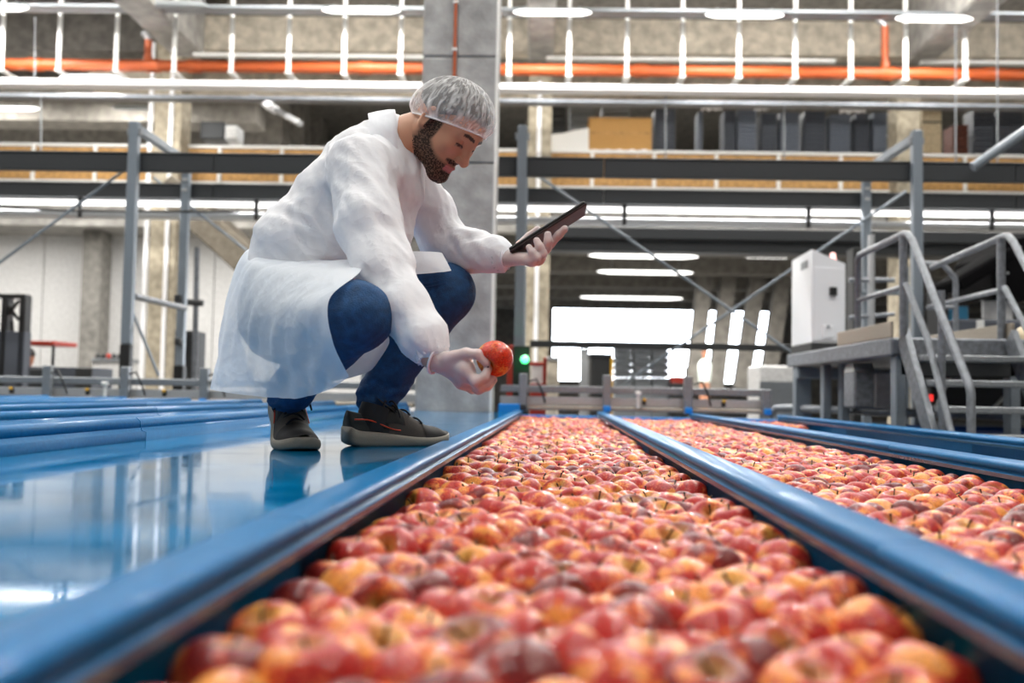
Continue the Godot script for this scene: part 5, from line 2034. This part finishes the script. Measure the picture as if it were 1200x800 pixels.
func coat(root: Node3D, off: Transform3D, j: Dictionary) -> void:
	var cloth := mat(Color(0.96, 0.97, 0.99, 0.94), 0.75, 0, null, 2.2, ntex(41, 0.006, 0, 1, 3, 512, 14.0, true), 0.4)
	cloth.transparency = BaseMaterial3D.TRANSPARENCY_ALPHA
	cloth.backlight_enabled = true
	cloth.backlight = Color(0.55, 0.57, 0.6)
	var thin: StandardMaterial3D = cloth.duplicate()
	thin.albedo_color = Color(0.93, 0.96, 0.99, 0.76)
	# trunk and sleeves
	var torso := chain([cp(332, 340, 2.53), cp(352, 290, 2.52), cp(396, 232, 2.51), cp(428, 196, 2.51)], [0.100, 0.102, 0.088, 0.074])
	torso += chain([cp(380, 330, 2.52), cp(425, 280, 2.52), cp(456, 220, 2.51)], [0.10, 0.10, 0.085])
	torso += chain([j.SR, j.CH, j.SL], [0.070, 0.085, 0.068])
	torso += chain([cp(428, 190, 2.51), cp(458, 166, 2.51)], [0.075, 0.066])
	var arm_r := chain([j.SR, cp(432, 262, 2.28), j.ER, cp(476, 362, 2.15), cp(497, 396, 2.115), cp(504, 409, 2.105)], [0.076, 0.068, 0.058, 0.048, 0.042, 0.028])
	var arm_l := chain([j.SL, cp(500, 245, 2.69), j.EL, cp(556, 293, 2.62), cp(578, 299, 2.56), cp(587, 301, 2.535)], [0.072, 0.064, 0.056, 0.048, 0.040, 0.027])
	var f := func(p):
		var d := field(p, torso, 0.06)
		d = smin(d, field(p, arm_r, 0.03), 0.022)
		d = smin(d, field(p, arm_l, 0.03), 0.03)
		if absf(d) > 0.05:
			return d
		d -= fold(p, 0.011, 7.5, Vector3(0.75, -0.6, 0.3).normalized())
		d -= fold(p + Vector3(3, 1, 2), 0.005, 17.0, Vector3(0.5, -0.8, 0.2).normalized())
		return d
	var cut := func(p: Vector3) -> bool:
		var v := cam_b.inverse() * (p - cam_p)
		# open at the wrists and below the lap
		if (p - j.WR).length() < 0.024 or (p - j.WL).length() < 0.024:
			return false
		return p.y > (0.405 if p.x < -0.70 else 0.30)
	var lo := Vector3(-0.98, 0.16, -2.95)
	var hi := Vector3(-0.03, 0.93, -2.0)
	var cm := surf(f, lo, hi, 0.0075, null, null, 1.3)
	var co := put("coat", cm, cloth, root, off)
	# skirt: from the back round the near side to the open front edge over the near thigh
	var cols := [
		[[330, 285, 2.64], [308, 298, 2.70], [290, 350, 2.76], [282, 405, 2.78], [300, 452, 2.76]],
		[[312, 284, 2.56], [290, 294, 2.61], [270, 340, 2.66], [259, 398, 2.68], [250, 455, 2.68]],
		[[310, 292, 2.46], [284, 303, 2.50], [269, 350, 2.50], [259, 405, 2.50], [254, 458, 2.50]],
		[[325, 300, 2.43], [301, 314, 2.37], [288, 360, 2.34], [290, 412, 2.36], [295, 464, 2.36]],
		[[355, 303, 2.42], [346, 315, 2.26], [322, 360, 2.19], [325, 415, 2.20], [342, 467, 2.22]],
		[[395, 302, 2.38], [394, 317, 2.15], [358, 355, 2.07], [362, 405, 2.08], [382, 458, 2.10]],
		[[425, 306, 2.34], [420, 320, 2.10], [386, 350, 2.02], [389, 398, 2.0], [409, 441, 2.05]]]
	var s1 := sheet(cols, 72, 44, 0.010, 0.0)
	put("coat_skirt", fin(s1), thin, co)
	# the far front panel that hangs inside the crouch
	cols = [[[352, 400, 2.50], [348, 428, 2.50], [345, 449, 2.50]], [[400, 392, 2.42], [398, 422, 2.42], [392, 446, 2.42]], [[440, 382, 2.38], [444, 408, 2.38], [428, 437, 2.38]], [[452, 388, 2.36], [456, 402, 2.36], [440, 428, 2.36]]]
	put("front_panel", fin(sheet(cols, 30, 18, 0.004, 4.0)), cloth, co)
	# the flap that lies on the far thigh
	cols = [[[462, 296, 2.52], [468, 308, 2.50], [474, 322, 2.49]], [[492, 294, 2.53], [500, 306, 2.505], [502, 320, 2.49]], [[518, 296, 2.55], [524, 307, 2.52], [529, 317, 2.50]]]
	put("front_flap", fin(sheet(cols, 24, 14, 0.003, 8.0)), cloth, co)
	# collar: a folded band round the neck
	var st := new_st()
	var ax: Vector3 = (H0 + HB * Vector3(-0.03, -0.05, 0) - j.NB).normalized()
	var side := Vector3(0, 0, 1)
	var fwd := side.cross(ax).normalized() * -1.0
	if fwd.x < 0:
		fwd = -fwd
	side = ax.cross(fwd).normalized()
	var c0: Vector3 = j.NB.lerp(H0, 0.02) + Vector3(-0.002, -0.008, 0)
	var rows := []
	for q in [[0.078, -0.012], [0.076, 0.020], [0.079, 0.034], [0.087, 0.036], [0.093, 0.022], [0.100, -0.006], [0.104, -0.030]]:
		var row := []
		for i in 41:
			var u := lerpf(0.30, TAU - 0.30, i / 40.0)
			var k := smoothstep(0.9, 0.2, minf(u, TAU - u))
			var r: float = q[0] * (1.0 + 0.12 * k)
			row.append(c0 + (fwd * cos(u) * 1.08 + side * sin(u)) * r + ax * (q[1] - 0.035 * cos(u) - 0.03 * k) + Vector3(0, 0, 0.002 * sin(u * 9.0)))
		rows.append(row)
	skin(st, rows, false)
	put("collar", fin(st), cloth, co)
	# shirt collar peeping out at the nape
	st = new_st()
	rows = []
	for q in [[0.066, -0.03], [0.069, 0.01], [0.071, 0.040], [0.0735, 0.041]]:
		var row := []
		for i in 33:
			var u := lerpf(0.8, TAU - 0.8, i / 32.0)
			row.append(c0 + (fwd * cos(u) + side * sin(u)) * q[0] + ax * (q[1] - 0.030 * cos(u)))
		rows.append(row)
	skin(st, rows, false)
	put("shirt_collar", fin(st), mat(Color(0.08, 0.22, 0.36), 0.8), root, off)
	# gathered cuffs
	for c in [[cp(499, 400, 2.112), j.WR, 0.034], [cp(580, 300, 2.555), j.WL, 0.032]]:
		st = new_st()
		var a: Vector3 = c[0]
		var dir: Vector3 = (c[1] - a).normalized()
		var fb := frame_of(a, a + dir)
		rows = []
		for i in 8:
			var row := []
			for k in 49:
				var u := TAU * k / 48
				var r: float = c[2] * (1.12 - 0.10 * i / 7.0 + 0.10 * absf(i - 5.0) / 5.0 * 0.4) + 0.0035 * sin(u * 14.0 + i * 0.4) * (0.4 + i / 9.0)
				row.append(a + dir * (i * 0.0055) + (fb.x * cos(u) + fb.z * sin(u)) * r)
			rows.append(row)
		skin(st, rows, false)
		put("cuff", fin(st), thin, co)

func shoe_point(x: float, y: float, z: float, bend: float) -> Vector3:
	# behind the ball of the foot the shoe turns up with the heel
	var b := 0.195
	if x < b and bend > 0.0:
		var k := smoothstep(b, b - 0.09, x) * bend
		var q := Vector2(x - b, y)
		q = q.rotated(-k)
		return Vector3(b + q.x, q.y, z)
	return Vector3(x, y, z)

func shoe(parent: Node3D, called: String, xf: Transform3D, bend: float) -> void:
	var L := 0.295
	var hw := func(x: float) -> float:
		var t := x / L
		return 0.034 * sqrt(clampf(1.0 - pow(1.0 - t / 0.25, 2.0), 0.0, 1.0)) + (0.034 if t > 0.25 else 0.034 * sqrt(clampf(1.0 - pow(1.0 - t / 0.25, 2.0), 0.0, 1.0)) * 0.0) if false else (0.036 + 0.013 * smoothstep(0.25, 0.68, t)) * sqrt(clampf(1.0 - pow(absf(t - 0.45) / 0.555, 5.0), 0.0, 1.0))
	var hgt := func(x: float) -> float:
		var t := x / L
		if t < 0.40:
			return 0.094 - 0.010 * sin(t / 0.40 * PI) + 0.010 * smoothstep(0.2, 0.40, t)
		return lerpf(0.104, 0.050, smoothstep(0.40, 0.84, t)) * (1.0 if t < 0.80 else sqrt(clampf(1.0 - pow((t - 0.80) / 0.215, 2.2), 0.0, 1.0)))
	var sole_t := func(x: float) -> float:
		return lerpf(0.040, 0.024, smoothstep(0.1, 0.7, x / L))
	var spring := func(x: float) -> float:
		return 0.010 * pow(maxf(0.0, x / L - 0.75) / 0.25, 2.0) + 0.012 * pow(maxf(0.0, 0.12 - x / L) / 0.12, 2.0)
	var root := put(called, null, null, parent, xf)
	# sole
	var st := new_st()
	var rings := []
	for i in 27:
		var x := lerpf(0.001, L - 0.001, i / 26.0)
		var w: float = hw.call(x) + 0.005
		var t: float = sole_t.call(x)
		var s: float = spring.call(x)
		var ring := []
		for q in [[-0.92, 0.0], [-1.0, 0.18], [-1.04, 0.5], [-1.0, 0.9], [-0.9, 1.0], [0.9, 1.0], [1.0, 0.9], [1.04, 0.5], [1.0, 0.18], [0.92, 0.0]]:
			ring.append(shoe_point(x, s + q[1] * t, q[0] * w, bend))
		ring.reverse()
		rings.append(ring)
	skin(st, rings, true, true, true)
	var sole_m := mat(Color(0.56, 0.54, 0.49), 0.6, 0, ntex(51, 0.1, 0.8, 1.0, 2), 6.0, null, 0.5, true)
	root.mesh = fin(st)
	root.material_override = sole_m
	# upper, in three pieces of cloth
	var piece := func(n: String, xa: float, xb: float, grow: float, m: Material, arc0 := 0.0, arc1 := 1.0) -> void:
		var s2 := new_st()
		var rr := []
		for i in 15:
			var x := lerpf(xa, xb, i / 14.0)
			var w: float = hw.call(x) + grow
			var t: float = sole_t.call(x) + spring.call(x)
			var h: float = maxf(hgt.call(x) + grow, t + 0.006) - t + 0.004
			var ring := []
			for k in 17:
				var u := PI * lerpf(arc0, arc1, k / 16.0)
				var cx := cos(u)
				var sy := pow(sin(u), 0.75)
				var nar := 1.0 - 0.35 * sin(u) * (1.0 if x < 0.2 else 0.6)
				ring.append(shoe_point(x, t - 0.004 + h * sy, -cx * w * nar * 1.0, bend))
			rr.append(ring)
		skin(s2, rr, false, xa < 0.01, false)
		put(n, fin(s2), m, root)
	var knit := ntex(53, 0.12, 0.6, 1.0, 2)
	piece.call("heel_counter", 0.002, 0.125, 0.0, mat(Color(0.15, 0.18, 0.18), 0.85, 0, knit, 6.0, null, 0.5, true))
	piece.call("vamp", 0.105, 0.225, 0.001, mat(Color(0.30, 0.28, 0.26), 0.85, 0, knit, 6.0, null, 0.5, true))
	piece.call("toe_cap", 0.205, L - 0.003, 0.002, mat(Color(0.06, 0.06, 0.07), 0.75, 0, knit, 6.0, null, 0.5, true))
	piece.call("side_panel", 0.05, 0.15, 0.002, mat(Color(0.07, 0.08, 0.085), 0.8, 0, knit, 6.0, null, 0.5, true), 0.10, 0.36)
	piece.call("side_panel", 0.05, 0.15, 0.002, mat(Color(0.07, 0.08, 0.085), 0.8, 0, knit, 6.0, null, 0.5, true), 0.64, 0.90)
	# orange piping, laces, tongue
	var pipe := new_st()
	for sd in [-1.0, 1.0]:
		var pts := []
		for i in 12:
			var x := lerpf(0.008, 0.135, i / 11.0)
			pts.append(shoe_point(x, lerpf(0.070, 0.042, smoothstep(0.2, 1.0, i / 11.0)), sd * (hw.call(x) * 0.985 + 0.002), bend))
		tube(pipe, pts, 0.0018, 6)
	put("piping", fin(pipe), mat(Color(0.75, 0.22, 0.08), 0.6), root)
	var lace := new_st()
	for i in 6:
		var x := 0.105 + i * 0.018
		var pts := []
		for k in 9:
			var u := lerpf(-1.0, 1.0, k / 8.0)
			pts.append(shoe_point(x + 0.012 * u * (1 if i % 2 else -1), hgt.call(x) + 0.004 - 0.014 * u * u, u * 0.024, bend))
		tube(lace, pts, 0.0028, 6)
	for sd in [-1.0, 1.0]:      # the bow's two loops and ends
		for q in [[0.030, 0.020], [0.022, -0.028]]:
			var pts := []
			for k in 11:
				var u := k / 10.0
				pts.append(shoe_point(0.112 + q[1] * u, hgt.call(0.11) + 0.008 + 0.014 * sin(u * PI) - 0.034 * u * u, sd * (q[0] * 1.4 * u + 0.004), bend))
			tube(lace, pts, 0.0026, 6)
	put("laces", fin(lace), mat(Color(0.04, 0.05, 0.09), 0.8), root)
	var tongue := new_st()
	var rr2 := []
	for i in 7:
		var x := lerpf(0.135, 0.080, i / 6.0)
		var ring := []
		for k in 9:
			var u := lerpf(-1.0, 1.0, k / 8.0)
			ring.append(shoe_point(x, hgt.call(0.14) - 0.006 + i * 0.0058 - 0.010 * u * u, u * 0.024, bend))
		rr2.append(ring)
	skin(tongue, rr2, false)
	put("tongue", fin(tongue), mat(Color(0.12, 0.12, 0.12), 0.85), root)
	# collar lining and sock
	var sock := new_st()
	tube(sock, [shoe_point(0.070, 0.04, 0, bend), shoe_point(0.076, 0.085, 0, bend), shoe_point(0.082, 0.105, 0, bend)], [0.040, 0.040, 0.038], 16)
	put("sock", fin(sock), mat(Color(0.10, 0.11, 0.12), 0.9), root)

func shoes(root: Node3D) -> void:
	var h := gp(405, 523)
	var t := gp(533, 521)
	var x := (t - h)
	x.y = 0
	x = x.normalized()
	shoe(root, "shoe", Transform3D(Basis(x, Vector3.UP, x.cross(Vector3.UP)), h - ats[root]), 0.0)
	t = gp(356, 529)
	x = Vector3(0.46, 0, 0.89).normalized()
	shoe(root, "shoe", Transform3D(Basis(x, Vector3.UP, x.cross(Vector3.UP)), t - x * 0.292 - ats[root]), 0.50)

func held_things() -> void:
	# tablet
	var a := cp(598.5, 297, 2.555)
	var b := cp(684.5, 243, 2.555)
	var x := (b - a).normalized()
	var z := Vector3(0, 0, 1)
	z = (z - x * x.dot(z)).normalized()
	var bs := Basis(x, z.cross(x), z)
	var c := (a + b) / 2.0
	var L := a.distance_to(b)
	var t := thing("tablet", "dark tablet in a maroon cover held up in the worker's gloved hand", "tablet", c)
	var st := new_st()
	box(st, Transform3D(bs, c), Vector3(L, 0.008, 0.155), 0.003)
	obj("case", st, mat(Color(0.03, 0.03, 0.045), 0.35), t)
	st = new_st()
	box(st, Transform3D(bs, c + bs.y * -0.0062), Vector3(L + 0.003, 0.005, 0.158), 0.002)
	obj("cover", st, mat(Color(0.12, 0.035, 0.045), 0.6, 0, null, 1.0), t)
	st = new_st()
	box(st, Transform3D(bs, c + bs.y * 0.0044), Vector3(L - 0.02, 0.0012, 0.14), 0.0004)
	var scr := mat(Color(0.02, 0.02, 0.03), 0.08)
	scr.emission_enabled = true
	scr.emission = Color(0.5, 0.6, 0.75)
	scr.emission_energy_multiplier = 0.25
	obj("screen", st, scr, t)
	# the held apple, stem towards the fingers
	apple_kit()
	var ac := cp(580.5, 419.5, 2.06)
	var sd := (cp(571, 428, 2.035) - ac).normalized()
	var up := Basis(Quaternion(Vector3.UP, sd))
	var ap := thing("apple", "bright orange-red apple held by its stem between thumb and finger", "apple", ac)
	ap.transform = Transform3D(up.scaled(Vector3.ONE * 1.02), ac)
	var m: StandardMaterial3D = apple_m[0].duplicate()
	m.albedo_texture = apple_texture(301, 1, Color(0.82, 0.20, 0.08))
	put("fruit", apple_meshes[1], m, ap)
	put("stem", stem_meshes[1], stem_m, ap)
